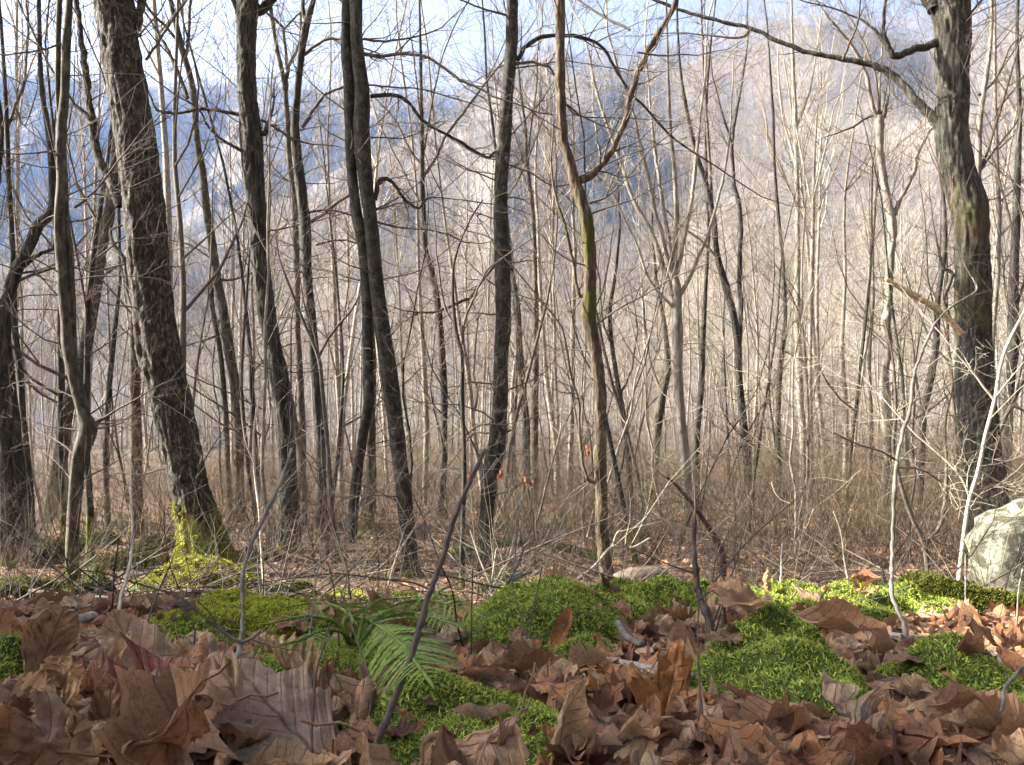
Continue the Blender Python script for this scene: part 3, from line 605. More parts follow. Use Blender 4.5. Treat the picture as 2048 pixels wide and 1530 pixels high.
T('ash_tree', 'dark trunk at the far right picture edge', None,
  [(2014, 1000, 20), (2016, 852, 18), (2020, 760, 20), (2028, 680, 24), (2026, 595, 21), (2032, 457, 17), (2034, 366, 14), (2039, 229, 10), (2034, 91, 8), (2036, 0, 6)],
  [[(2028, 480, 6), (2010, 400, 5), (1990, 330, 4)], [(2034, 300, 5), (2044, 220, 4), (2060, 140, 3)], [(2030, 620, 6), (2050, 560, 5)]], mat='bark_grey', height=9, crown=5, twigs=16, seed=127, flare=.04)
T('maple_tree', 'slim lit forked tree rising behind the right edge of the thick right-hand trunk', 12.5,
  [(1950, 1010, 20), (1952, 800, 17), (1955, 600, 15), (1956, 343, 14), (1961, 229, 12), (1975, 137, 10), (1984, 46, 8)],
  [[(1956, 350, 8), (1985, 270, 6), (2010, 190, 5), (2030, 120, 3)], [(1958, 190, 6), (1990, 160, 5), (2017, 100, 4)], [(1958, 345, 5), (1990, 300, 4), (2030, 250, 3)]], mat='bark_pale', height=9, crown=5, twigs=14, seed=131, flare=0)
T('oak_tree', 'sunlit mossy trunk bent to the left, seen between the Y-forked trunk and the vase-shaped tree', None,
  [(1308, 1000, 24), (1309, 966, 19), (1313, 874, 18), (1325, 790, 17), (1336, 737, 13), (1330, 660, 10), (1318, 590, 8)], [[(1325, 790, 6), (1300, 720, 5), (1290, 640, 4)]], mat='bark_mossy', height=7, crown=5, twigs=8, seed=137, flare=.05)
T('maple_tree', 'dark crooked slim trunk close behind the right side of the Y-forked trunk', 12.5,
  [(1262, 1030, 16), (1258, 930, 13), (1250, 850, 13), (1238, 780, 11), (1224, 690, 10), (1220, 620, 9), (1232, 540, 7), (1240, 450, 6)], [[(1240, 790, 6), (1262, 740, 5), (1275, 660, 4)], [(1225, 690, 5), (1205, 640, 5), (1200, 560, 4)]], mat='bark_grey', height=7, crown=5, twigs=10, seed=139, flare=0)
T('sapling', 'pale leaning young tree rising in front of the thick right-hand trunk', 4.6,
  [(1917, 1178, 12), (1927, 1080, 10), (1938, 1003, 9), (1956, 943, 9), (1970, 874, 8), (1989, 801, 8), (2007, 710, 7), (2048, 623, 5), (2080, 560, 4)],
  [[(1988, 800, 5), (1950, 750, 4), (1911, 705, 3)], [(1940, 995, 5), (1922, 955, 4), (1890, 920, 4), (1835, 872, 3)], [(1956, 940, 4), (2000, 965, 3), (2040, 985, 2)], [(1990, 795, 4), (2010, 770, 3), (2030, 745, 2)]],
  mat='stem_pale', tw_mat='stem_pale', height=0, twigs=5, seed=149, cat='sapling', flare=0)
T('sapling', 'dark forked young tree curving down right to the moss bank', 5.6,
  [(1857, 1156, 12), (1847, 1085, 11), (1824, 1035, 10), (1801, 966, 9), (1787, 897, 8), (1792, 820, 7), (1786, 720, 5), (1770, 640, 4)],
  [[(1850, 1090, 9), (1862, 1075, 9), (1880, 1050, 8), (1890, 1000, 8), (1893, 930, 7), (1890, 850, 6), (1905, 770, 5)], [(1792, 825, 5), (1830, 800, 4), (1880, 780, 3)]], mat='twig_dark', height=0, twigs=10, seed=151, cat='sapling', flare=0)
T('sapling', 'black leaning dead stem low behind the moss bank right of centre', 6.2,
  [(1445, 1110, 14), (1430, 1075, 12), (1400, 1030, 10), (1378, 1000, 9), (1352, 970, 7), (1335, 955, 5)], [[(1400, 1030, 4), (1412, 960, 3), (1420, 880, 2)]], mat='stem_dark', height=0, twigs=8, seed=157, cat='sapling', flare=0)
def twist(n, seed, kk=None): pass
# slim trees told apart by where they stand
MORE = [
 ('slim straight tree in the gap left of the Y-forked trunk', 20, [(1140, 965, 12), (1144, 800, 11), (1146, 650, 10), (1150, 500, 8)], 'bark_pale'),
 ('dark slim tree immediately left of the vase-shaped tree foot', 14, [(1395, 1010, 15), (1392, 900, 14), (1402, 780, 13), (1406, 680, 12), (1412, 560, 9), (1418, 470, 7)], 'bark_grey'),
 ('thin double-curved tree right of the forked crooked trunk', 15, [(1560, 990, 14), (1556, 850, 12), (1560, 740, 12), (1570, 640, 10), (1566, 520, 8)], 'bark_grey'),
 ('slim brown tree half way between the tall straight tree and the knobby one', 18, [(1690, 965, 12), (1692, 830, 11), (1684, 700, 10), (1690, 560, 8), (1688, 450, 6)], 'bark_pale'),
 ('thin straight tree just left of the knobby sunlit trunk', 15, [(1738, 985, 12), (1742, 850, 11), (1738, 720, 9), (1746, 600, 8)], 'bark_pale'),
 ('slim dark tree close right of the shaggy trunk foot', 12, [(515, 1040, 12), (512, 920, 11), (505, 800, 10), (500, 700, 9), (490, 600, 7)], 'bark_grey'),
 ('thin tree rising left of the mossy leaning trunk at left', 11, [(215, 1040, 14), (212, 900, 12), (218, 780, 11), (232, 640, 9), (240, 560, 7)], 'bark_grey'),
 ('pale slim tree immediately right of the twisted grey trunk', 16, [(850, 985, 12), (853, 850, 12), (846, 700, 11), (838, 560, 8), (835, 420, 6)], 'bark_pale'),
 ('thin pale tree seen right beside the sinuous trunk', 19, [(1030, 960, 10), (1024, 800, 9), (1034, 700, 8)], 'bark_pale'),
 ('lit slim tree left of the twisted grey trunk', 16, [(682, 990, 12), (680, 850, 11), (672, 700, 10), (668, 560, 8), (660, 430, 6)], 'bark_pale'),
]
for i, (lb, D, tr, mt) in enumerate(MORE):
    T('slim_tree', lb, D, tr, [], mat=mt, height=11, crown=6, twigs=14, seed=200+i*3, flare=.03, tw_mat='twig_tan')

# ------------------------------------------------------------------ leaves
def leaf_geo(kind, seed, nt=16, ns=12, curl=.5, roll=.4, fold=.15, wr=.05, petiole=True):
    rng = np.random.RandomState(seed)
    if kind == 'maple':
        na, nr = ns*4, max(4, nt//2)
        th = np.arange(na)/na*2*math.pi
        lob = [(0, 1.0, .50), (.95, .82, .42), (-.95, .82, .42), (1.95, .58, .36), (-1.95, .58, .36)]
        rr = .40+0*th
        for a, l, w in lob:
            d = np.angle(np.exp(1j*(th-a))); rr = np.maximum(rr, l*np.clip(1-(np.abs(d)/w/1.5)**1.2, 0, 1)**.8)
        rr = rr*(1+.05*np.sin(th*23+seed)+.09*np.sin(th*3+seed*1.7)+.05*np.sin(th*37))
        s = np.linspace(0, 1, nr+1)[1:]
        x = (np.sin(th)[None]*rr[None]*s[:, None]).ravel(); y = (np.cos(th)[None]*rr[None]*s[:, None]).ravel()
        x = np.concatenate([[0], x])*.62; y = np.concatenate([[0], y])*.62+.38
        i = np.arange(nr-1)[:, None]*na; q = np.arange(na)[None]; q2 = (q+1) % na
        Q = np.stack([1+i+q, 1+i+na+q, 1+i+na+q2, 1+i+q2], -1).reshape(-1, 4)
        Tt = np.stack([np.zeros(na, int), 1+np.arange(na), 1+(np.arange(na)+1) % na], -1)
        uvx = x*1.6; uvy = y
        wd = .5
    else:
        t = np.linspace(0, 1, nt); s = np.linspace(-1, 1, ns | 1)
        if kind == 'oak':
            nl = 3.5
            pt = np.mod(t*4.3+.1, 1.0); lo = (1-np.abs(2*pt-1))
            w = .36*np.sin(math.pi*np.clip(t, 0, 1)**.85)**.6*(.34+.66*lo**.75)*(1+.06*np.sin(t*70)) + .012
            sw = .75
        elif kind == 'broad':
            pt = np.mod(t*3.2+.45, 1.0); lo = (1-np.abs(2*pt-1))
            w = .40*np.sin(math.pi*np.clip(t, 0, 1)**1.0)**.85*(.68+.32*lo**1.3)*(1+.04*np.sin(t*63)) + .004
            sw = .9
        elif kind == 'beech':
            w = .27*np.sin(math.pi*t**.85)**.85*(1+.03*np.sin(t*110)) + .004; sw = .12
        else:
            w = .20*np.sin(math.pi*t)**.9+.004; sw = .1
        Tm, Sm = np.meshgrid(t, s, indexing='ij'); Wm = w[:, None]+0*Sm
        x = (Sm*Wm).ravel(); y = (Tm+np.abs(Sm)*Wm*sw*(1-Tm)).ravel()
        n1, k = Tm.shape
        i = np.arange(n1-1)[:, None]*k; q = np.arange(k-1)[None]
        Q = np.stack([i+q, i+q+1, i+k+q+1, i+k+q], -1).reshape(-1, 4); Tt = np.zeros((0, 3), int)
        uvx = (Sm*Wm/.3).ravel(); uvy = Tm.ravel(); wd = .3
    ax = np.abs(x)
    z = fold*ax + wr*fbm(x*5, y*5, 0, seed, 3)*1.4
    z += wr*.35*np.sin((uvy*8-np.abs(uvx)*2.4)*2*math.pi)*np.clip(ax*8, 0, 1)*(1.2 if kind == 'beech' else .5)
    z += .10*np.clip(ax/wd, 0, 1.3)**3*(1 if seed % 2 else -1)
    # roll across, then curl along
    a = x*roll/ wd*1.3
    rx = np.where(abs(roll) > 1e-3, wd/(roll*1.3+1e-9), 1)
    X = np.sin(a)*rx; Zr = (1-np.cos(a))*rx+z
    b = (y-.45)*curl*2.0; rc = 1/(curl*2.0+1e-9)
    Y = np.sin(b)*(rc-Zr)+.45; Z = rc-np.cos(b)*(rc-Zr)
    V = np.stack([X, Y, Z], -1)
    V[:, 1] -= .45
    uv = np.stack([uvx, uvy, 0*uvx], -1)
    faces = [Q, Tt]
    if petiole:
        b0 = V[0] if kind == 'maple' else V[(ns | 1)//2]
        C = Chains(); C.add([tuple(b0+np.array([0, 0, -.004])), tuple(b0+np.array([.02, -.12, .03])), tuple(b0+np.array([.05, -.24, .01])), tuple(b0+np.array([.07, -.33, .03]))], [.010, .008, .007, .009], 4)
        v2, q2 = C.arrays(); off = len(V); V = np.vstack([V, v2]); faces = [np.vstack([Q, q2+off]), Tt]; uv = np.vstack([uv, np.tile([0, .5, 0], (len(v2), 1))])
    return V, faces, uv
def leaf_mesh(name, mat, *a, **k):
    V, f, uv = leaf_geo(*a, **k)
    me = mesh_np(name, V*1.0, f, M[mat], attr={'luv': uv}); return me

# ------------------------------------------------------------------ moss
def blades(P, N, ln, wd, rng, per=3, spread=.9):
    P = np.repeat(P, per, 0); N = np.repeat(N, per, 0); n = len(P)
    rv = rng.normal(size=(n, 3)); rv -= (rv*N).sum(1, keepdims=True)*N; rv /= np.linalg.norm(rv, axis=1, keepdims=True)+1e-9
    d1 = N+rv*spread*rng.uniform(.2, 1, (n, 1)); d1 /= np.linalg.norm(d1, axis=1, keepdims=True)
    d2 = d1+rv*.8; d2 /= np.linalg.norm(d2, axis=1, keepdims=True)
    sdv = np.cross(d1, rng.normal(size=(n, 3))); sdv /= np.linalg.norm(sdv, axis=1, keepdims=True)+1e-9
    L = ln*rng.uniform(.6, 1.3, (n, 1)); w = wd*rng.uniform(.6, 1.2, (n, 1))
    m = P+d1*L*.55; tp = m+d2*L*.5
    V = np.stack([P-sdv*w*.5, P+sdv*w*.5, m+sdv*w*.6, m-sdv*w*.6, tp], 1).reshape(-1, 3)
    b = np.arange(n)*5
    Q = np.stack([b, b+1, b+2, b+3], -1); Tt = np.stack([b+3, b+2, b+4], -1)
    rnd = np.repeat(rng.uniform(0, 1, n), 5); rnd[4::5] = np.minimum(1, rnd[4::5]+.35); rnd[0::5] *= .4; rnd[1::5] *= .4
    return V, Q, Tt, rnd
def moss_mound(label, u, v, D, rxp, ry, H, mat='moss', dens=1.0, ln=None, seed=1, group=None, name='moss_mound', cat='moss'):
    x, y, z = px(u, v, D); rx = rxp/F*D
    m = (x, y, rx, ry, H, seed)
    MOUNDS.append(m); return (label, m, mat, dens, ln or (.0062*max(1, D)**.8), seed, group, name, cat)
def build_mound(rec):
    label, m, mat, dens, ln, seed, group, name, cat = rec
    x, y, rx, ry, H, sd_ = m; rng = np.random.RandomState(seed)
    n = 44; gx = np.linspace(-1.12, 1.12, n)*rx+x; gy = np.linspace(-1.12, 1.12, n)*ry+y
    X, Y = np.meshgrid(gx, gy); h, q = mound_h(X, Y, m); Z = terrain(X, Y)+np.where(q < 1, h+.002, -.03)
    V = np.stack([X, Y, Z], -1).reshape(-1, 3)-np.array([x, y, 0]); zb = float(terrain(x, y)); V[:, 2] -= zb
    i = np.arange(n-1)[:, None]*n; qq = np.arange(n-1)[None]
    Q = np.stack([i+qq, i+qq+1, i+n+qq+1, i+n+qq], -1).reshape(-1, 4)
    nb = int(min(26000, dens*math.pi*rx*ry/(ln*ln)*8))
    a = rng.uniform(0, 2*math.pi, nb); r = np.sqrt(rng.uniform(0, 1.45, nb))
    bx = x+np.cos(a)*r*rx; by = y+np.sin(a)*r*ry
    hh, q0 = mound_h(bx, by, m); keep = q0 < 1+.22*rng.uniform(0, 1, nb)**3; bx, by, hh = bx[keep], by[keep], hh[keep]
    f = lambda X_, Y_: terrain(X_, Y_)+mound_h(X_, Y_, m)[0]
    bz = f(bx, by); e = .004; nx = -(f(bx+e, by)-bz)/e; ny = -(f(bx, by+e)-bz)/e
    N = np.stack([nx, ny, np.ones_like(nx)], -1); N /= np.linalg.norm(N, axis=1, keepdims=True)
    P = np.stack([bx-x, by-y, bz-zb], -1)
    bv, bq, bt, br = blades(P, N, ln, ln*.2, rng, 3)
    off = len(V); V = np.vstack([V, bv])
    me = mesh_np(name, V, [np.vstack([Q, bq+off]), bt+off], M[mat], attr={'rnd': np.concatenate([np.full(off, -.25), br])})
    tag(link(name, me, None, (x, y, zb)), label, cat, group)
MR = []
def mm(*a, **k): MR.append(moss_mound(*a, **k))
mm('biggest bright green moss cushion, front right', 1540, 1420, .80, 180, .18, .080, seed=1)
mm('wide green moss carpet along the bottom edge, front centre', 890, 1480, .63, 230, .10, .040, seed=2)
mm('green moss strip running down right behind the big pale oak leaf', 620, 1375, .98, 190, .19, .035, seed=3)
mm('green moss hump on the crest left of the black twisted stem', 1100, 1290, 1.34, 150, .20, .060, seed=4)
mm('broad moss carpet on the crest at the foot of the Y-forked trunk', 1330, 1240, 1.68, 210, .20, .070, seed=5)
mm('moss cushion on the crest behind the reddish leaves', 1560, 1225, 1.85, 140, .18, .075, seed=6)
mm('moss cushion on the crest beside the silvery sapling and mossy log', 1735, 1235, 1.60, 150, .17, .070, seed=7)
mm('moss cushion in the bottom right corner by the grey twig', 1885, 1480, .80, 140, .12, .055, seed=8)
mm('yellow green moss pad on the crest left of the fern', 460, 1255, 1.40, 170, .16, .045, 'moss_yellow', seed=9)
mm('dark green moss patch at the left edge among curled leaves', 15, 1390, .85, 85, .10, .05, seed=10)
mm('small moss tuft between the leaves left of the white birch stick', 1165, 1355, 1.08, 85, .08, .035, seed=11)
mm('pale green moss patch in front of the yellow moss pad', 350, 1290, 1.18, 110, .11, .035, seed=12)
mm('low moss carpet joining the hump left of the black twisted stem to the crest', 1225, 1270, 1.50, 120, .16, .040, seed=13)
mm('low moss carpet on the crest directly right of the black twisted stem', 1470, 1220, 1.62, 120, .14, .055, seed=14)
mm('low moss strip on the crest left of the silvery sapling, below the skyline leaves', 1645, 1240, 1.50, 110, .14, .045, seed=15)
FAR_M = [('round dark mossy stone beside the crooked thin trunk', 190, 1170, 5.2, 48, .16, .19, 'moss_dark'),
         ('bright mossy hump spreading round the foot of the thick leaning tree', 400, 1165, 6.25, 105, .36, .17, 'moss_yellow'),
         ('small mossy stone behind the crooked thin trunk', 205, 1060, 9.5, 30, .2, .14, 'moss_dark'),
         ('mossy hump beside the pole-like trunk foot', 320, 1076, 9.0, 40, .3, .13, 'moss_dark'),
         ('green moss bank near the dark shaggy trunk foot', 570, 1165, 5.6, 55, .3, .10, 'moss_dark'),
         ('lit moss hump between fern and the twisted grey trunk', 700, 1195, 4.6, 50, .25, .10, 'moss_yellow'),
         ('low moss hump at the left edge behind the leaves', 60, 1110, 7.6, 60, .4, .13, 'moss_dark'),
         ('mossy flat patch left of the sinuous trunk foot', 870, 1190, 5.0, 60, .3, .06, 'moss_dark'),
         ('yellow-green moss bank left of the Y-forked trunk foot', 1100, 1190, 5.2, 95, .3, .13, 'moss_yellow')]
FAR_M += [('dark moss patch low between the crooked trunk and the thick leaning trunk', 255, 1120, 7.4, 55, .5, .09, 'moss_dark'),
          ('dark moss patch at the shaggy trunk foot, left side', 505, 1110, 8.0, 45, .5, .09, 'moss_dark'),
          ('moss patch between the grey sapling foot and the fern', 620, 1200, 4.2, 60, .3, .06, 'moss_dark'),
          ('dark moss patch below the leaning mossy trunk at far left', 110, 1080, 8.6, 50, .5, .12, 'moss_dark'),
          ('moss patch right below the twisted grey trunk', 790, 1185, 5.0, 60, .35, .07, 'moss_dark'),
          ('dark moss patch beneath the sinuous trunk, right side', 1010, 1165, 6.0, 50, .4, .08, 'moss_dark'),
          ('low dark moss strip at the left edge above the birch stick', 30, 1160, 5.6, 70, .4, .10, 'moss_dark'),
          ('wide moss patch right of the bright hump at the leaning trunk', 520, 1185, 4.9, 50, .35, .07, 'moss_dark')]
for i, (lb, u, v, D, rp, ry, H, mt) in enumerate(FAR_M):
    mm(lb, u, v, D, rp, ry, H, mt, seed=30+i, ln=.022, dens=.9)

# ================================================================== BUILD
make_ground()
for r in MR: build_mound(r)
BUILT = []
for a, k in TREES: BUILT.append((a, traced_tree(*a, **k)))

# ------------------------------------------------------------------ moss tufts on two trunk feet, broken branch colour
def foot_moss(idx, h, mat, n, seed):
    (a, (root, org, D, P, rd)) = BUILT[idx]
    tr = [c for c in root.children if c.name.startswith('trunk')][0]; me = tr.data
    co = np.empty(len(me.vertices)*3, np.float32); me.vertices.foreach_get('co', co); co = co.reshape(-1, 3)
    no = np.empty(len(me.vertices)*3, np.float32); me.vertices.foreach_get('normal', no); no = no.reshape(-1, 3)
    rng = np.random.RandomState(seed)
    pr = np.clip(1.15-co[:, 2]/h+.7*fbm(co[:, 0]*7, co[:, 1]*7, co[:, 2]*5, seed, 3), 0, 1)**2
    ids = rng.choice(len(co), n, p=pr/pr.sum())
    V, Q, Tt, rn = blades(co[ids]+rng.normal(size=(n, 3))*.006, no[ids], .016, .005, rng, 3)
    link('moss', mesh_np('moss', V, [Q, Tt], M[mat], attr={'rnd': rn}), root)
foot_moss(0, .55, 'moss_yellow', 14000, 1)
foot_moss(7, .35, 'moss_dark', 1200, 2)
foot_moss(8, .5, 'moss_yellow', 1500, 3)

# ------------------------------------------------------------------ woods behind
def gen_tree(seed, H=15, r=.10, limbs=16, lev=2, first=.3, rmin=.004, nb=(3, 5), k=5, spread=(.35, .8), seg=3, wobt=.05, fork=0):
    rng = random.Random(seed); C = Chains(); Tk = Chains()
    n = 12; p = (0, 0, -.3); d = vnorm((rng.uniform(-.06, .06), rng.uniform(-.06, .06), 1)); pts = [p]; rad = [r*1.25]
    for i in range(n):
        w = rndv(rng); d = vnorm((d[0]+w[0]*wobt*2, d[1]+w[1]*wobt*2, d[2]+.15)); p = vadd(p, d, (H+.3)/n); pts.append(p); rad.append(r*(1-.88*(i+1)/n))
    Tk.add(pts, rad, k)
    for j in range(limbs):
        t = (first+(1-first)*((j+rng.random())/limbs))*n; i = min(n-1, int(t)); f = t-i
        q = tuple(pts[i][a]*(1-f)+pts[i+1][a]*f for a in range(3)); a = rng.uniform(0, 2*math.pi); an = rng.uniform(*spread)
        dd = (math.cos(a)*math.sin(an), math.sin(a)*math.sin(an), math.cos(an))
        grow(C, q, dd, H*rng.uniform(.16, .34)*(1.25-t/n*.6), max(rmin*1.6, rad[i]*rng.uniform(.35, .6)), lev, rng, up=.10, wob=.2, nb=nb, rmin=rmin, ang=(.3, .8), seg=seg)
    return Tk, C
VAR = []
for i in range(10):
    Hh = [14, 16, 12, 17, 13, 15, 11, 18, 10, 14][i]
    Tk, C = gen_tree(500+i, Hh, [.06, .085, .045, .10, .055, .07, .04, .11, .04, .075][i], 15+i % 4*2, 2, [.35, .5, .25, .55, .3, .45, .2, .5, .15, .38][i], rmin=.0045, nb=(3, 5), seg=2, wobt=[.04, .02, .07, .03, .05, .03, .08, .02, .07, .04][i])
    tm = Tk.mesh('trunk', M['bark_pale']); cm = C.mesh('crown', M['twig_pale'] if i % 3 else M['twig_tan'])
    v1, q1 = Tk.arrays(); v2, q2 = C.arrays()
    both = mesh_np('slender_tree', np.vstack([v1, v2]), [np.vstack([q1, q2+len(v1)])], mats=[M['bark_pale'], M['twig_pale'] if i % 3 else M['twig_tan']], midx=np.concatenate([np.zeros(len(q1)), np.ones(len(q2))]))
    VAR.append((tm, cm, both))
def scatter(n, r0, r1, az, seed, spacing, pw=1.0, existing=None):
    rng = np.random.RandomState(seed); pts = []; cell = {}
    g = lambda x, y: (int(x//spacing), int(y//spacing))
    tries = 0
    while len(pts) < n and tries < n*12:
        tries += 1
        r = math.sqrt(rng.uniform(r0*r0, r1*r1)) if pw == 1 else r0*(r1/r0)**rng.uniform(0, 1)
        a = rng.uniform(-az, az); x, y = r*math.sin(a), r*math.cos(a); c = g(x, y); ok = True
        for dx in (-1, 0, 1):
            for dy in (-1, 0, 1):
                for (qx, qy) in cell.get((c[0]+dx, c[1]+dy), ()):
                    if (qx-x)**2+(qy-y)**2 < spacing**2: ok = False
        if ok: cell.setdefault(c, []).append((x, y)); pts.append((x, y))
    return np.array(pts)
def instancer(name, meshes, pts, rotz, scl, idx, tilt=None):
    col = bpy.data.collections.new(name+'_sources')
    for i, me in enumerate(meshes):
        o = bpy.data.objects.new('%s_kind_%02d' % (name, i), me); col.objects.link(o)
    me = bpy.data.meshes.new(name); me.vertices.add(len(pts)); me.vertices.foreach_set('co', np.asarray(pts, np.float32).ravel())
    at = me.attributes.new('irot', 'FLOAT_VECTOR', 'POINT')
    rr = np.zeros((len(pts), 3), np.float32)
    if tilt is not None: rr[:, :2] = tilt
    rr[:, 2] = rotz; at.data.foreach_set('vector', rr.ravel())
    at = me.attributes.new('iscl', 'FLOAT', 'POINT'); at.data.foreach_set('value', np.asarray(scl, np.float32))
    at = me.attributes.new('iidx', 'INT', 'POINT'); at.data.foreach_set('value', np.asarray(idx, np.int32))
    o = link(name, me)
    ng = bpy.data.node_groups.new(name, 'GeometryNodeTree')
    ng.interface.new_socket('Geometry', in_out='INPUT', socket_type='NodeSocketGeometry'); ng.interface.new_socket('Geometry', in_out='OUTPUT', socket_type='NodeSocketGeometry')
    N = ng.nodes; gi = N.new('NodeGroupInput'); go = N.new('NodeGroupOutput'); ip = N.new('GeometryNodeInstanceOnPoints'); ci = N.new('GeometryNodeCollectionInfo')
    ci.inputs[0].default_value = col; ci.inputs['Separate Children'].default_value = True; ci.inputs['Reset Children'].default_value = True
    ng.links.new(gi.outputs[0], ip.inputs['Points']); ng.links.new(ci.outputs[0], ip.inputs['Instance']); ip.inputs['Pick Instance'].default_value = True
    def na(nm, ty):
        a = N.new('GeometryNodeInputNamedAttribute'); a.data_type = ty; a.inputs[0].default_value = nm
        return a.outputs[0]
    ng.links.new(na('iidx', 'INT'), ip.inputs['Instance Index']); ng.links.new(na('irot', 'FLOAT_VECTOR'), ip.inputs['Rotation']); ng.links.new(na('iscl', 'FLOAT'), ip.inputs['Scale'])
    ng.links.new(ip.outputs[0], go.inputs[0])
    md = o.modifiers.new('scatter', 'NODES'); md.node_group = ng
    return o
rng = random.Random(9)
pts = scatter(640, 18.5, 125, R(36), 4, 2.1)
pts = pts[np.argsort(np.hypot(pts[:, 0], pts[:, 1]))]
vis = [p for p in pts if abs(p[0]) < p[1]*.60+.5]
indiv = vis[:280]; rest = [p for p in pts if not any(p is q for q in indiv)]
iset = {(float(p[0]), float(p[1])) for p in indiv}; rest = [p for p in pts if (float(p[0]), float(p[1])) not in iset]
for j, p in enumerate(indiv):
    x, y = float(p[0]), float(p[1]); z = float(terrain(x, y)); vi = rng.randrange(len(VAR)); sc = rng.uniform(.75, 1.12); rz = rng.uniform(0, 6.28)
    if y < 40:
        root = bpy.data.objects.new('slender_tree', None); COL.objects.link(root); root.location = (x, y, z); root.rotation_euler = (rng.uniform(-.06, .06), rng.uniform(-.06, .06), rz); root.scale = (sc,)*3
        link('trunk', VAR[vi][0], root); link('crown', VAR[vi][1], root)
    else:
        root = link('slender_tree', VAR[vi][2], None, (x, y, z), (rng.uniform(-.05, .05), rng.uniform(-.05, .05), rz), sc)
    tag(root, 'slender pale bare tree crowded among its like in the sunlit woods behind the big trunks', 'tree', 'slender trees in the sunlit woods behind')
rp = np.array([(p[0], p[1]) for p in rest]); z = terrain(rp[:, 0], rp[:, 1]); rs = np.random.RandomState(3); n = len(rp)
# valley side beyond the shelf
vp = scatter(3000, 125, 430, R(38), 8, 4.2); vz = terrain(vp[:, 0], vp[:, 1])
rp = np.vstack([rp, vp]); z = np.concatenate([z, vz]); n = len(rp)
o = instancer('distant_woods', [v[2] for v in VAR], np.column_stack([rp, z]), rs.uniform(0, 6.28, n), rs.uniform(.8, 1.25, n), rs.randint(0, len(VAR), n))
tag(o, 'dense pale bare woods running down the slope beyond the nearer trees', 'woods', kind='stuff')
FV = []
for i in range(6):
    Tk, C = gen_tree(700+i, 17, .20, 11, 1, .25, rmin=.05, nb=(4, 6), k=3, spread=(.3, .9), seg=1)
    v1, q1 = Tk.arrays(); v2, q2 = C.arrays()
    FV.append(mesh_np('hill_tree', np.vstack([v1, v2]), [np.vstack([q1, q2+len(v1)])], M['far_tree']))
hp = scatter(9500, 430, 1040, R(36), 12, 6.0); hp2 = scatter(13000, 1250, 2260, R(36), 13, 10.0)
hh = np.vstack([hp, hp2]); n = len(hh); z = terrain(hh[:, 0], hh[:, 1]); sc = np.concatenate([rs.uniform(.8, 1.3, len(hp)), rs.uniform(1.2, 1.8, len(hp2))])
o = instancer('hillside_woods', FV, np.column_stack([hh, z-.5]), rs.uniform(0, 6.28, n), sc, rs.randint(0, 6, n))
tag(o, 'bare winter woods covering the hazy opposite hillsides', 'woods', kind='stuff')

# ------------------------------------------------------------------ undergrowth
SH = []
for i in range(9):
    rg = random.Random(900+i); C = Chains()
    for s in range(rg.randint(4, 9)):
        a = rg.uniform(0, 6.28); d = vnorm((math.cos(a)*rg.uniform(.1, .6), math.sin(a)*rg.uniform(.1, .6), 1))
        grow(C, (rg.uniform(-.25, .25), rg.uniform(-.25, .25), -.05), d, rg.uniform(.5, 2.6), rg.uniform(.0035, .012), 2, rg, up=.04, wob=.34, nb=(2, 5), rmin=.0018, ang=(.5, 1.3), seg=4)
    SH.append(C.mesh('brush', M['brush'] if i % 2 else M['twig_dark']))
up = scatter(820, 6.8, 24, R(36), 21, .5); up2 = scatter(380, 24, 70, R(36), 22, 1.1)
up0 = scatter(210, 5.2, 12, R(35), 23, .28); uu = np.vstack([up0, up, up2]); uu = uu[(uu[:, 1] > 5.0)]
n = len(uu); z = terrain(uu[:, 0], uu[:, 1]); r = np.hypot(uu[:, 0], uu[:, 1])
dn = fbm(uu[:, 0]*.25, uu[:, 1]*.25, 0, 77, 2)
left = np.clip((-uu[:, 0]/uu[:, 1])/.5, 0, 1)
sc = (.55+.5*(dn+.5)*1.0)*rs.uniform(.7, 1.2, n)*(1+.4*sstep(20, 50, r))*(1-.35*left)*np.where(r < 7.5, .42, .85)
o = instancer('undergrowth', SH, np.column_stack([uu, z]), rs.uniform(0, 6.28, n), sc, rs.randint(0, 9, n))
tag(o, 'tangled tan brush and thin bare stems under the trees', 'undergrowth', kind='stuff')
SV = []
for i in range(7):
    Tk, Cc = gen_tree(860+i, [4, 5.5, 3.2, 6.5, 4.6, 7.5, 5][i], [.016, .024, .012, .032, .02, .04, .022][i], 12, 2, .2, rmin=.0025, nb=(2, 4), k=6, wobt=[.12, .08, .16, .07, .13, .06, .1][i], spread=(.6, 1.3))
    mt = ['bark_grey', 'bark_pale', 'twig_dark'][i % 3]
    SV.append((Tk.mesh('trunk', M[mt]), Cc.mesh('crown', M['twig_dark' if i % 2 else 'twig_tan'])))
rg = random.Random(44)
for (x, y) in scatter(85, 7.5, 17.5, R(34), 55, .7):
    vi = rg.randrange(7); root = bpy.data.objects.new('thin_sapling', None); COL.objects.link(root); root.location = (x, y, float(terrain(x, y))+.2); root.rotation_euler = (rg.uniform(-.1, .1), rg.uniform(-.1, .1), rg.uniform(0, 6.28)); root.scale = (rg.uniform(.7, 1.1),)*3
    link('trunk', SV[vi][0], root); link('crown', SV[vi][1], root); tag(root, 'thin bare sapling in the brush between the big trunks', 'sapling', 'thin saplings in the brush between the big trunks')
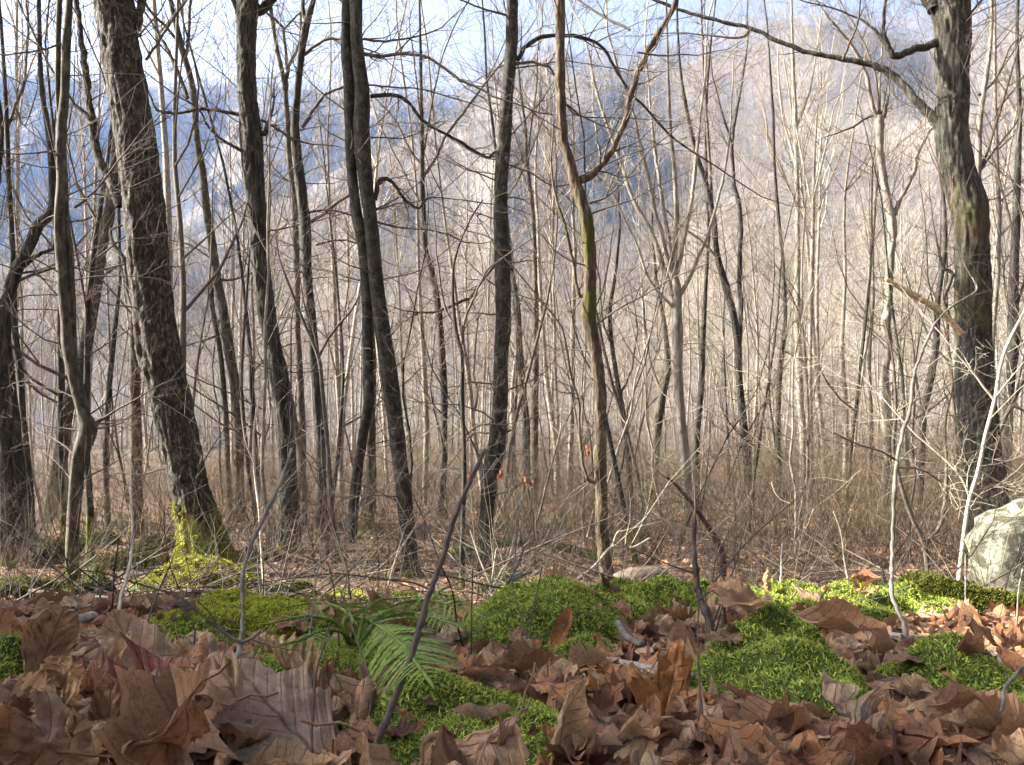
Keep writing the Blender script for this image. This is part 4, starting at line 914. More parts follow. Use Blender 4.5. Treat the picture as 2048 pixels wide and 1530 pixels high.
# small stems and fallen twigs nearer
C = Chains(); rg = random.Random(5)
for i in range(1000):
    D = rg.uniform(2.4, 11); u = rg.uniform(-60, 2100); x = (u-1024)/F*D
    z0 = float(terrain(x, D))
    if rg.random() < .5:
        grow(C, (x, D, z0-.02), vnorm((rg.uniform(-.5, .5), rg.uniform(-.4, .4), 1)), rg.uniform(.15, .75), rg.uniform(.0015, .0035), 1, rg, up=.03, wob=.25, nb=(1, 4), rmin=.001)
    else:
        a = rg.uniform(0, 6.28); grow(C, (x, D, z0+rg.uniform(.01, .06)), vnorm((math.cos(a), math.sin(a), rg.uniform(0, .5))), rg.uniform(.3, 1.1), rg.uniform(.003, .007), 1, rg, up=0.0, wob=.2, nb=(1, 4), rmin=.0015)
o = link('fallen_twigs', C.mesh('fallen_twigs', M['twig_dark'])); tag(o, 'thin sprouts and fallen twigs strewn between the crest and the tree feet', 'twigs', kind='stuff')

# ------------------------------------------------------------------ leaf litter
KINDS = [('oak', .6, .8, .1, .09), ('broad', 1.1, -.9, .2, .12), ('maple', .7, 1.2, .05, .14), ('beech', .9, 1.2, .3, .06), ('beech', .3, 2.2, .1, .06), ('broad', -.9, 1.2, .1, .12), ('maple', 1.5, .5, .1, .16), ('long', .8, 2.4, .2, .05), ('broad', .4, .6, .15, .14), ('oak', .3, 2.3, .1, .09), ('oak', 1.6, .7, .1, .1), ('broad', .5, 1.9, .1, .1)]
HI = [leaf_mesh('fallen_leaf', 'leaf', k, 40+i, 36, 16, c*.6, r_*.8, f, w*1.2) for i, (k, c, r_, f, w) in enumerate(KINDS)]
LO = [leaf_mesh('litter_leaf', 'leaf', k, 60+i, 19, 8, c*.65, r_*.8, f, w, petiole=False) for i, (k, c, r_, f, w) in enumerate(KINDS)]
rg = np.random.RandomState(17)
def on_mound(x, y):
    q = 9.0
    for m in MOUNDS: q = min(q, float(mound_h(np.array(x), np.array(y), m)[1]))
    return q
cand = []
for i in range(4200):
    D = .42*(5.0/.42)**rg.uniform(0, 1); x = rg.uniform(-.64, .64)*D
    cand.append((x, D))
near = []; far = []
for (x, D) in cand:
    q = on_mound(x, D)
    if q < 1.02 and rg.rand() > .035: continue
    if .98 < D < 1.75 and -.34 < x/D < -.03 and rg.rand() < .5: continue
    near.append((x, D, q))
near.sort(key=lambda c: c[1])
near = near[:290] if False else near
idx = np.linspace(0, len(near)-1, len(near)).astype(int)
big = near[:275]; rest_l = near[275:]
for (x, D, q) in big:
    s = rg.uniform(.04, .075)*(1.5 if rg.rand() < .2 else 1); z = float(surf(x, D))
    flip = math.pi if rg.rand() < .6 else 0.0; s *= (.8 if D < .7 else 1.0)*(.82 if x > .02 else 1.0)
    rot = (rg.normal(0, .17)+flip, rg.normal(0, .17), rg.uniform(0, 6.28)); k = rg.randint(0, len(HI))
    o = link('fallen_leaf', HI[k], None, (x, D, z+rg.uniform(.004, .022)+(.22*s if flip else 0)), rot, (s, s, s*rg.uniform(.7, 1.1)))
    kd = KINDS[k][0]
    lab = {'broad': 'brown broad wavy dead leaf in the near litter', 'oak': 'brown lobed dead leaf lying in the near litter', 'maple': 'brown pointed-lobe dead leaf crumpled in the near litter', 'beech': 'brown ribbed oval dead leaf in the near litter', 'long': 'rolled narrow dead leaf in the near litter'}[kd]
    tag(o, lab, 'leaf', {'broad': 'broad wavy leaves in the near litter', 'oak': 'lobed leaves in the near litter', 'maple': 'pointed-lobe leaves in the near litter', 'beech': 'ribbed oval leaves in the near litter', 'long': 'rolled narrow leaves in the near litter'}[kd])
lp = [(x, y) for x, y, q in rest_l]
fp = scatter(7000, 1.2, 16, R(37), 31, .045, pw=2)
fp = [p for p in fp if not (.98 < p[1] < 1.75 and -.34 < p[0]/p[1] < -.03 and rg.rand() < .5)]
fp = [p for p in fp if on_mound(*p) > .98 or rg.rand() < .05]
lp = np.vstack([np.array(lp), np.array(fp)]); lp = np.array([q for q in lp if q[1] < 4 or q[0] > -.05*q[1] or rg.rand() < .6]); n = len(lp); z = surf(lp[:, 0], lp[:, 1])
rl = np.hypot(lp[:, 0], lp[:, 1])
cr = []
for m in MOUNDS[:15]:
    for _ in range(int(26*m[2]/.12)):
        a = rg.uniform(0, 6.28); q = math.sqrt(rg.uniform(0, 1)); cr.append((m[0]+m[2]*q*math.cos(a), m[1]+m[3]*q*math.sin(a)))
cr = np.array(cr); zc = surf(cr[:, 0], cr[:, 1])+.006; nc = len(cr)
LP = np.vstack([np.column_stack([lp, z+rg.uniform(.004, .03, n)]), np.column_stack([cr, zc])]); SC = np.concatenate([rg.uniform(.035, .08, n)*(1+.07*rl), rg.uniform(.006, .022, nc)])
n = n+nc
o = instancer('leaf_litter', LO, LP, rg.uniform(0, 6.28, n), SC, rg.randint(0, len(LO), n), np.column_stack([rg.normal(0, .19, n)+np.where(rg.rand(n) < .6, math.pi, 0), rg.normal(0, .19, n)]))
tag(o, 'carpet of brown fallen leaves over the forest floor', 'leaf litter', kind='stuff')
# leaves that stand out
def settle(u, v, D, h):
    while D > .3:
        if -(v-765)/F*D > float(surf((u-1024)/F*D, D))+h: return D
        D -= .01
    return D
def hero(name, label, u, v, D, size, rot, kind, mat, curl, roll, fold=.1, wr=.06, seed=1, sq=(1, 1, 1)):
    me = leaf_mesh(name, mat, kind, seed, 64, 26, curl, roll, fold, wr)
    sp = size/D; D = settle(u, v, D*1.1, .028); size = sp*D
    o = link(name, me, None, px(u, v, D), tuple(R(a) for a in rot), tuple(size*q for q in sq)); tag(o, label, 'leaf'); return o
hero('oak_leaf', 'largest pale lilac-brown oak leaf at the bottom, left of the dark diagonal stick', 590, 1470, .62, .135, (32, -16, 52), 'broad', 'leaf_pale', .22, -.45, -.1, .05, 301)
hero('rolled_leaf', 'pale tan spindle-shaped rolled leaf standing on its point at left', 215, 1352, .74, .075, (62, 18, -28), 'long', 'leaf_tan', .2, 2.6, .1, .04, 302)
hero('curled_leaf', 'cupped tan leaf with a dark hollow at bottom left', 130, 1462, .66, .10, (70, -35, -30), 'beech', 'leaf_tan', .8, 2.2, .1, .06, 303)
hero('maple_leaf', 'large upright orange-brown ragged leaf in front of the white birch stick', 1330, 1420, .80, .110, (50, 10, -20), 'maple', 'leaf_orange', .35, .5, .1, .12, 304)
hero('ribbed_leaf', 'sunlit tan leaf with strong ribs lying behind the green moss strip', 575, 1325, 1.12, .135, (25, 12, 70), 'beech', 'leaf_tan', .2, .9, .1, .10, 305)
hero('oak_leaf', 'broad brown leaf with a straight midrib above the pale oak leaf', 330, 1345, .80, .15, (28, -8, 62), 'broad', 'leaf_brown', .3, -.5, .1, .05, 306)
hero('curled_leaf', 'tall crumpled brown leaf arching at the left edge', 90, 1310, .86, .11, (50, 20, 20), 'broad', 'leaf_brown', 1.1, 1.0, .1, .10, 307)
hero('domed_leaf', 'pale domed leaf behind the tip of the biggest oak leaf', 600, 1392, .70, .085, (40, 0, 80), 'beech', 'leaf_pale', -.9, -.8, .1, .05, 308)
hero('curled_leaf', 'long pale tan leaf edge-on at the bottom, right of the front centre moss', 1118, 1478, .66, .09, (65, 40, 25), 'long', 'leaf_tan', .3, 1.6, .1, .05, 309)
hero('red_leaf', 'dull red-brown leaf tented on the crest right of the dark twisted stem', 1590, 1262, 1.35, .12, (40, 0, 70), 'maple', 'leaf_red', -.6, .4, .1, .1, 310)
hero('flat_leaf', 'broad light tan flat leaf right of the biggest moss cushion', 1655, 1305, 1.12, .12, (30, 5, 100), 'maple', 'leaf_tan', .3, .3, .1, .08, 311)
hero('standing_leaf', 'small sunlit tan leaf standing up on the crest skyline', 1530, 1178, 1.62, .07, (70, 20, 60), 'beech', 'leaf_tan', .8, .9, .1, .06, 312)
hero('curled_leaf', 'dark folded leaf on the crest left of the small sunlit standing one', 1470, 1182, 1.66, .08, (45, 0, 100), 'oak', 'leaf_brown', -.9, .8, .1, .08, 313)
hero('tented_leaf', 'orange tan tented leaf on the moss hump left of centre crest', 1125, 1262, 1.30, .075, (70, 20, -30), 'beech', 'leaf_orange', .5, 1.4, .1, .06, 314)
hero('oak_leaf', 'purple-brown leaf half hidden at lower left beneath the broad brown leaf', 270, 1440, .70, .12, (35, 10, -60), 'broad', 'leaf_red', .3, .6, .1, .1, 315)
hero('oak_leaf', 'pinkish brown leaf at the bottom edge left of the grey sapling', 330, 1500, .64, .11, (30, -10, -75), 'broad', 'leaf_brown', .5, -.5, .1, .1, 316)
hero('tan_leaf', 'pale sunlit tan leaf with fine ribs left of the small moss tuft', 1075, 1330, 1.10, .10, (40, -15, 60), 'beech', 'leaf_tan', .4, -.7, .1, .07, 317)
hero('curled_leaf', 'dark curled leaf edge-on across the biggest moss cushion', 1500, 1405, .80, .06, (20, 0, 85), 'long', 'leaf_red', .5, 1.5, .1, .04, 318)
hero('oak_leaf', 'grey brown leaf leaning at the bottom right of the biggest moss cushion', 1720, 1480, .70, .11, (45, 20, 60), 'oak', 'leaf_pale', .4, .5, .1, .07, 319)

rq = np.random.RandomState(5)
for i in range(16):
    u = rq.uniform(-20, 420) if i < 12 else rq.uniform(700, 1000); v = rq.uniform(1340, 1540) if i < 12 else rq.uniform(1500, 1560); k = ['broad', 'oak', 'broad', 'beech', 'maple'][i % 5]
    D = settle(u, v, 1.1, .05+.02*rq.rand())
    me = leaf_mesh('curled_leaf', ['leaf_brown', 'leaf_tan', 'leaf', 'leaf_brown'][i % 4], k, 400+i, 44, 20, rq.uniform(-1.2, 1.4), rq.uniform(.8, 2.2)*rq.choice([-1, 1]), .1, .11)
    sz = rq.uniform(.065, .10)
    o = link('curled_leaf', me, None, px(u, v, D), (rq.normal(0, .5), rq.normal(0, .5), rq.uniform(0, 6.28)), (sz,)*3)
    tag(o, 'large brown curled leaf piled in the shaded litter along the bottom', 'leaf', 'large curled leaves piled along the bottom')

# ------------------------------------------------------------------ near stems, sticks, fern, boulder, logs
def stem(name, label, pts, Ds, mat, branches=(), sides=10, twigs=0, seed=1, cat='stem', bury=True, amp=.12):
    """pts (u, v, w) from the foot upward, Ds (foot, tip) distances"""
    n = len(pts); P = []; rd = []
    for i, (u, v, w) in enumerate(pts):
        D = Ds[0]+(Ds[1]-Ds[0])*i/(n-1); P.append(px(u, v, D)); rd.append(w*.74/2/F*D)
    if bury:
        x, y, z = P[0]; g = float(surf(x, y))
        P = [(x, y, min(z, g)-.03)]+P; rd = [rd[0]]+rd
    P = catmull(np.column_stack([P, rd]), 9); org = P[0, :3].copy(); rng = random.Random(seed)
    if Ds[0] < 3:
        for q_ in range(2, len(P)-1):
            if rng.random() < .22: P[q_, 3] *= rng.uniform(1.25, 1.6)
        P[1:-1, :3] += np.array([rng.uniform(-1, 1) for _ in range(3*(len(P)-2))]).reshape(-1, 3)*P[1:-1, 3:4]*.35
    V, Q = bark_tube(P[:, :3], np.maximum(P[:, 3], .0004), sides, .006 if Ds[0] < 2 else .02, float(P[:, 3].mean())*amp, 200, seed, org)
    k = sides; nR = len(V)//k; V = np.vstack([V, V[:k].mean(0), V[-k:].mean(0)]); c0 = len(V)-2
    T1 = np.array([[c0, (j+1) % k, j] for j in range(k)]); T2 = np.array([[c0+1, (nR-1)*k+j, (nR-1)*k+(j+1) % k] for j in range(k)])
    root = bpy.data.objects.new(name, None); COL.objects.link(root); root.location = org; root.empty_display_size = .05; tag(root, label, cat)
    link('stalk', mesh_np('stalk', V, [Q, np.vstack([T1, T2])], M[mat]), root)
    for bpts, b0, b1 in branches:
        C = Chains(); q = []
        for i, (u, v, w) in enumerate(bpts):
            D = b0+(b1-b0)*i/(len(bpts)-1); q.append((*px(u, v, D), w*.8/2/F*D))
        q = catmull(np.array(q), 4); C.add([tuple(a) for a in q[:, :3]], [max(.0004, a) for a in q[:, 3]], 6)
        if twigs:
            for _ in range(2):
                i = rng.randrange(2, len(q)-1); grow(C, tuple(q[i, :3]), split_dir(vnorm(tuple(q[i, :3]-q[i-1, :3])), .7, rng), .12*Ds[0], q[i, 3]*.5, 1, rng, nb=(1, 3), rmin=.0004, wob=.2)
        link('twig', C.mesh('twig', M[mat], org), root)
    for _ in range(twigs):
        C = Chains(); i = rng.randrange(len(P)//3, len(P)-1)
        grow(C, tuple(P[i, :3]), split_dir(vnorm(tuple(P[i, :3]-P[i-1, :3])), rng.uniform(.5, 1), rng), rng.uniform(.08, .25)*Ds[0], max(.0005, P[i, 3]*.35), 1, rng, nb=(1, 3), rmin=.0005, wob=.2)
        link('twig', C.mesh('twig', M[mat], org), root)
    return root
stem('dead_stalk', 'thick dark bare stalk slanting up from the bottom edge, left of centre', [(750, 1515, 20), (785, 1410, 18), (825, 1305, 16), (850, 1215, 15), (880, 1130, 14), (915, 1020, 12), (945, 950, 11), (970, 900, 11)], (.53, .85), 'stem_dark')
stem('dead_sapling', 'grey knotty leafless sapling in front of the thick leaning tree, tip blurred', [(415, 1535, 15), (435, 1455, 14), (450, 1385, 14), (472, 1320, 13), (482, 1280, 14), (485, 1230, 11), (484, 1165, 11), (494, 1112, 10), (521, 1048, 10), (544, 1002, 9), (567, 948, 8), (583, 897, 8)], (.54, .75), 'stem_grey',
     [([(480, 1285, 9), (455, 1270, 9), (430, 1250, 11), (412, 1240, 9)], .61, .60), ([(484, 1285, 8), (505, 1275, 9), (520, 1262, 7)], .61, .62), ([(445, 1400, 6), (436, 1372, 6), (425, 1352, 4)], .57, .56)], twigs=3, seed=2)
stem('dead_stalk', 'straight cream-white thin stalk in front of the thick leaning tree foot, left of it', [(228, 1285, 9), (240, 1205, 8), (257, 1140, 8), (265, 1080, 7), (263, 1012, 6), (262, 940, 4)], (1.15, 1.3), 'stem_pale', seed=3)
stem('dead_sapling', 'slender silvery wavy sapling standing among the leaves at right', [(1823, 1390, 10), (1819, 1330, 10), (1809, 1255, 11), (1784, 1190, 12), (1783, 1150, 10), (1785, 1103, 10), (1789, 966, 9), (1801, 884, 9), (1819, 820, 8), (1828, 751, 7), (1842, 710, 7), (1869, 650, 6), (1897, 618, 5), (1925, 600, 5), (1953, 580, 4), (1945, 555, 3)], (1.02, 1.5), 'stem_grey',
     [([(1792, 935, 5), (1842, 939, 5), (1883, 964, 4)], 1.25, 1.4), ([(1792, 920, 6), (1760, 902, 5), (1714, 888, 4), (1668, 865, 3)], 1.25, 1.15)], twigs=3, seed=4)
stem('withered_plant', 'black twisted withered stem with shrivelled leaves, right of centre', [(1414, 1345, 9), (1416, 1305, 15), (1420, 1270, 22), (1416, 1228, 22), (1400, 1195, 17), (1393, 1149, 14), (1389, 1080, 9), (1390, 1000, 6), (1385, 940, 4)], (1.12, 1.3), 'stem_dark',
     [([(1400, 1200, 5), (1440, 1150, 5), (1480, 1100, 4), (1530, 1050, 4), (1590, 1000, 3)], 1.16, 1.5), ([(1418, 1290, 5), (1432, 1260, 4), (1448, 1200, 3)], 1.12, 1.1), ([(1448, 1215, 8), (1450, 1250, 13), (1452, 1275, 5)], 1.12, 1.12)], twigs=2, seed=5, amp=.5)
stem('dead_stalk', 'hair-thin white stalk below the black twisted stem', [(1425, 1508, 5), (1420, 1440, 5), (1415, 1380, 4), (1417, 1338, 4)], (.72, .8), 'stem_pale', seed=6)
stem('dead_stalk', 'thin rusty stalk crossing in front of the orange ragged leaf', [(1408, 1540, 6), (1404, 1440, 6), (1398, 1340, 5), (1396, 1250, 4), (1398, 1180, 3)], (.55, .75), 'stem_dark', seed=7)
stem('dead_sapling', 'grey forked twig curving out of the bottom right corner', [(1958, 1535, 11), (1979, 1470, 11), (2004, 1415, 10), (2009, 1380, 8), (2030, 1350, 8), (2070, 1310, 7)], (.56, .66), 'stem_grey', [([(2004, 1415, 6), (2012, 1395, 5), (2016, 1365, 4), (2010, 1340, 3)], .68, .68)], seed=8)
stem('dead_stalk', 'black crossing twig behind the grey forked one in the bottom right corner', [(1962, 1478, 6), (1990, 1430, 6), (2020, 1400, 5), (2048, 1365, 5), (2080, 1330, 4)], (.76, .85), 'stem_dark', seed=9)
stem('dead_stalk', 'upright black wire-thin stalk in front of the biggest oak leaf', [(624, 1545, 7), (625, 1455, 6), (630, 1355, 6), (645, 1300, 5), (660, 1245, 5)], (.52, .66), 'stem_dark', seed=10)
stem('dead_stalk', 'wire-thin dark stalk just left of the dark diagonal stalk foot', [(734, 1540, 6), (737, 1450, 6), (742, 1370, 5), (720, 1300, 4), (700, 1240, 3), (680, 1180, 3)], (.53, .85), 'stem_dark', seed=11)
stem('dead_stalk', 'short dark upright twig in the leaves left of the grey knotty sapling', [(384, 1335, 5), (388, 1290, 5), (390, 1255, 4)], (.82, .84), 'stem_dark', seed=12)
stem('dead_stalk', 'dark slanting twig right of the grey knotty sapling', [(480, 1375, 5), (500, 1330, 5), (520, 1285, 4), (530, 1265, 3)], (.85, .95), 'stem_dark', seed=13)
stem('dead_stalk', 'thin stalk bending left up through the crest beside the yellow moss', [(290, 1265, 6), (305, 1215, 5), (322, 1170, 4), (345, 1120, 3)], (1.2, 1.4), 'stem_dark', seed=14)
stem('dead_sapling', 'branching dead twig standing on the crest near centre', [(966, 1276, 10), (972, 1245, 10), (979, 1217, 9), (998, 1190, 9), (1030, 1158, 7), (1062, 1144, 5)], (1.5, 1.7), 'stem_grey',
     [([(985, 1205, 8), (1010, 1175, 7), (1035, 1130, 6), (1048, 1094, 5)], 1.55, 1.55), ([(966, 1272, 6), (985, 1300, 6), (1000, 1330, 5), (1005, 1370, 5)], 1.5, 1.2)], twigs=6, seed=15)
stem('dead_stalk', 'forked thin stalk in front of the moss hump near centre', [(1056, 1362, 6), (1058, 1310, 5), (1062, 1240, 4), (1075, 1180, 4), (1085, 1130, 3)], (1.05, 1.3), 'stem_dark', [([(1058, 1290, 4), (1045, 1240, 3), (1030, 1190, 3), (1020, 1140, 2)], 1.1, 1.2)], seed=16)
stem('dead_branch', 'pale crooked branch propped in front of the Y-forked trunk foot', [(1130, 1230, 7), (1144, 1172, 7), (1190, 1131, 7), (1224, 1094, 7), (1263, 1096, 6), (1300, 1076, 5)], (3.6, 4.2), 'stem_pale', [([(1224, 1094, 4), (1232, 1070, 4), (1240, 1060, 3)], 4.0, 4.0)], twigs=3, seed=17)
stem('dead_stalk', 'pink-white thin upright shoot in front of the shaggy trunk', [(530, 1200, 8), (524, 1120, 7), (518, 1020, 7), (508, 930, 6), (510, 840, 5), (530, 760, 4)], (3.4, 3.8), 'stem_pale', [([(508, 925, 4), (490, 880, 3), (480, 800, 3)], 3.6, 3.6)], twigs=4, seed=18)
stem('dead_stalk', 'bundle-like pale slanting shoots on the slope right of the dark diagonal stalk', [(968, 1225, 6), (990, 1165, 5), (1020, 1120, 4), (1060, 1080, 3)], (2.6, 3.0), 'stem_pale', [([(975, 1210, 4), (1010, 1140, 4), (1030, 1070, 3)], 2.6, 2.8), ([(985, 1180, 4), (960, 1120, 4), (940, 1060, 3)], 2.6, 2.7), ([(970, 1222, 4), (985, 1150, 3), (992, 1100, 3)], 2.6, 2.6)], twigs=5, seed=19)
stem('broken_branch', 'pale splintered broken branch lodged against the left of the thick right-hand trunk', [(1925, 668, 15), (1900, 642, 16), (1875, 620, 17), (1845, 600, 17), (1800, 575, 15), (1771, 556, 9)], (8.05, 8.0), 'wood_broken', seed=21, bury=False, amp=.3)
rgx = random.Random(77)
for i in range(26):
    u = rgx.uniform(10, 2030); D = rgx.uniform(.95, 2.3); x = (u-1024)/F*D; g = float(surf(x, D)); v = 765-g/D*F; h = rgx.uniform(60, 230)/max(.9, D*.8); l = rgx.uniform(-50, 50)
    r_ = stem('dead_stalk', 'thin bare twig sticking up out of the leaf litter', [(u, v, 5), (u+l*.3, v-h*.35, 4.5), (u+l*.5, v-h*.7, 4), (u+l, v-h, 3)], (D, D+rgx.uniform(-.1, .2)), rgx.choice(['stem_dark', 'stem_dark', 'stem_pale', 'stem_grey']), twigs=rgx.choice([0, 1, 2]), seed=300+i, sides=6)
    r_['group'] = 'thin bare twigs sticking up out of the leaf litter'
def lying(name, label, pts, Ds, mat, cat='stick', sides=14, amp=.15, seed=1, moss=None):
    n = len(pts); P = []
    for i, (u, v, w) in enumerate(pts):
        D = Ds[0]+(Ds[1]-Ds[0])*i/(n-1)
        if D < 1.5: D = settle(u, v, D*1.1, .027+w/2/F*D*.8)
        P.append((*px(u, v, D), w/2/F*D))
    P = catmull(np.array(P), 8); org = P[0, :3].copy()
    V, Q = bark_tube(P[:, :3], P[:, 3], sides, max(.004, P[:, 3].mean()*.3), float(P[:, 3].mean())*amp, 1.2/P[:, 3].mean(), seed, org)
    k = sides; nR = len(V)//k; V = np.vstack([V, V[:k].mean(0), V[-k:].mean(0)]); c0 = len(V)-2
    T1 = np.array([[c0, (j+1) % k, j] for j in range(k)]); T2 = np.array([[c0+1, (nR-1)*k+j, (nR-1)*k+(j+1) % k] for j in range(k)])
    me = mesh_np(name, V, [Q, np.vstack([T1, T2])], M[mat]); o = link(name, me, None, org); tag(o, label, cat)
    if moss:
        no = np.empty(len(V)*3, np.float32); me.vertices.foreach_get('normal', no); no = no.reshape(-1, 3)
        rng = np.random.RandomState(seed); pr = np.clip(no[:, 2]+.5, 0.05, 1); ids = rng.choice(len(V), moss[1], p=pr/pr.sum())
        bv, bq, bt, br = blades(V[ids]+rng.normal(size=(moss[1], 3))*moss[2]*.6, no[ids], moss[2], moss[2]*.3, rng, 3)
        link('moss', mesh_np('moss', bv, [bq, bt], M[moss[0]], attr={'rnd': br}), o)
    return o
def birch_mat():
    t = MT('white_birch_bark'); n = t.noise(t.coord((1, 1, 1)), 90, 5, .7); n2 = t.noise(t.coord((1, 1, 1)), 30, 3)
    col = t.ramp(n, [(.38, (.10, .09, .08)), (.50, (.22, .21, .19)), (.68, (.40, .39, .37))]); col = t.mix(t.ramp(n2, [(.55, 0.0), (.65, .7)]), col, (.22, .16, .10)); t.base(col); t.bump(n, .5, .002); return t.m
M['birch'] = birch_mat()
lying('birch_stick', 'short white birch stick lying behind the orange ragged leaf', [(1212, 1322, 17), (1260, 1330, 17), (1320, 1342, 16), (1384, 1352, 14)], (1.06, 1.0), 'birch', seed=2)
lying('birch_stick', 'pale peeling stick lying on the leaves at the left edge', [(95, 1228, 20), (120, 1238, 22), (150, 1240, 19), (188, 1230, 17)], (1.15, 1.2), 'birch', seed=3)
lying('birch_stick', 'thick grey-white stick entering from the right edge', [(1935, 1308, 24), (1975, 1318, 26), (2020, 1325, 26), (2090, 1328, 28)], (1.18, 1.08), 'birch', seed=4)
lying('dead_stick', 'grey stick lying on the crest behind the silvery wavy sapling', [(1770, 1270, 14), (1810, 1275, 16), (1850, 1278, 14), (1880, 1282, 10)], (1.32, 1.3), 'stem_grey', seed=5)
lying('dead_stick', 'pale stub of wood on the moss near the centre crest', [(1022, 1228, 14), (1032, 1220, 18), (1042, 1210, 14)], (2.2, 2.3), 'stem_pale', seed=6)
lying('dead_stick', 'short brown stick leaning between leaves in front of the crest moss', [(1235, 1245, 12), (1255, 1275, 14), (1285, 1290, 12)], (1.35, 1.2), 'stem_grey', seed=7)
lying('mossy_log', 'dark moss-covered log lying in front of the lichen boulder', [(1815, 1188, 48), (1850, 1190, 70), (1900, 1200, 66), (1960, 1212, 58), (2040, 1222, 50), (2130, 1235, 46)], (1.72, 1.55), 'bark_mossy', 'log', 28, .35, 8, ('moss_dark', 16000, .007))
lying('mossy_log', 'fallen moss-topped log left of the Y-forked trunk foot', [(1000, 1195, 22), (1060, 1183, 24), (1130, 1183, 24), (1205, 1192, 22)], (5.6, 5.4), 'bark_mossy', 'log', 16, .3, 9, ('moss_yellow', 1500, .02))
lying('fallen_branch', 'long dark fallen branch on the ground before the thick leaning tree', [(60, 1182, 9), (180, 1196, 10), (300, 1188, 8), (400, 1180, 7), (480, 1190, 5)], (3.6, 3.3), 'twig_dark', 'branch', 8, .3, 10)
lying('fallen_log', 'dark fallen log crossing behind the sinuous trunk foot', [(880, 1105, 14), (960, 1092, 16), (1040, 1085, 16), (1130, 1095, 15), (1240, 1128, 16)], (8.4, 7.5), 'bark_grey', 'log', 12, .3, 11)
lying('fallen_log', 'dark low log behind the crest right of the Y-forked trunk', [(1235, 1172, 50), (1270, 1160, 52), (1310, 1158, 48), (1350, 1175, 36)], (4.6, 4.6), 'twig_dark', 'log', 16, .3, 12)

# lichen boulder
def blob(name, label, c, rad, mat, seed, amp=.16, cat='boulder', sub=5):
    import bmesh
    bm = bmesh.new(); bmesh.ops.create_icosphere(bm, subdivisions=sub, radius=1.0)
    P = np.array([v.co[:] for v in bm.verts]); Fc = np.array([[v.index for v in f.verts] for f in bm.faces]); bm.free()
    d = 1+amp*fbm(P[:, 0]*1.6+seed, P[:, 1]*1.6, P[:, 2]*1.6, seed, 4)+.05*fbm(P[:, 0]*8, P[:, 1]*8, P[:, 2]*8, seed+3, 4)
    V = P*d[:, None]*np.array(rad)
    o = link(name, mesh_np(name, V, [Fc], M[mat]), None, c); tag(o, label, cat); return o
def lichen_mat():
    t = MT('lichen_rock'); c = t.coord(); n = t.noise(c, 6, 6, .7); n2 = t.noise(c, 22, 5, .75); n3 = t.noise(c, 9, 6, .75, .5)
    col = t.ramp(n2, [(.38, (.035, .034, .024)), (.47, (.10, .10, .072)), (.62, (.19, .19, .145))])
    col = t.mix(t.ramp(n, [(.52, 0.0), (.60, .8)]), col, (.26, .27, .19))
    col = t.mix(t.ramp(n3, [(.50, 0.0), (.55, 1.0)]), col, (.045, .042, .028))
    t.base(col); t.bump(t.mix(.5, n, n2), .9, .02); return t.m
M['lichen'] = lichen_mat()
blob('boulder', 'pale lichen-spotted boulder at the right edge behind the mossy log', px(2085, 1135, 4.0), (.29, .28, .29), 'lichen', 5, .24)

blob('boulder', 'added high rock unseen beyond the left picture edge, shading the foreground', (-4.5, 1.5, -.6), (2.3, 1.8, 3.1), 'lichen', 9, .12)  # added unseen rock, placed to keep the low sun off the near litter

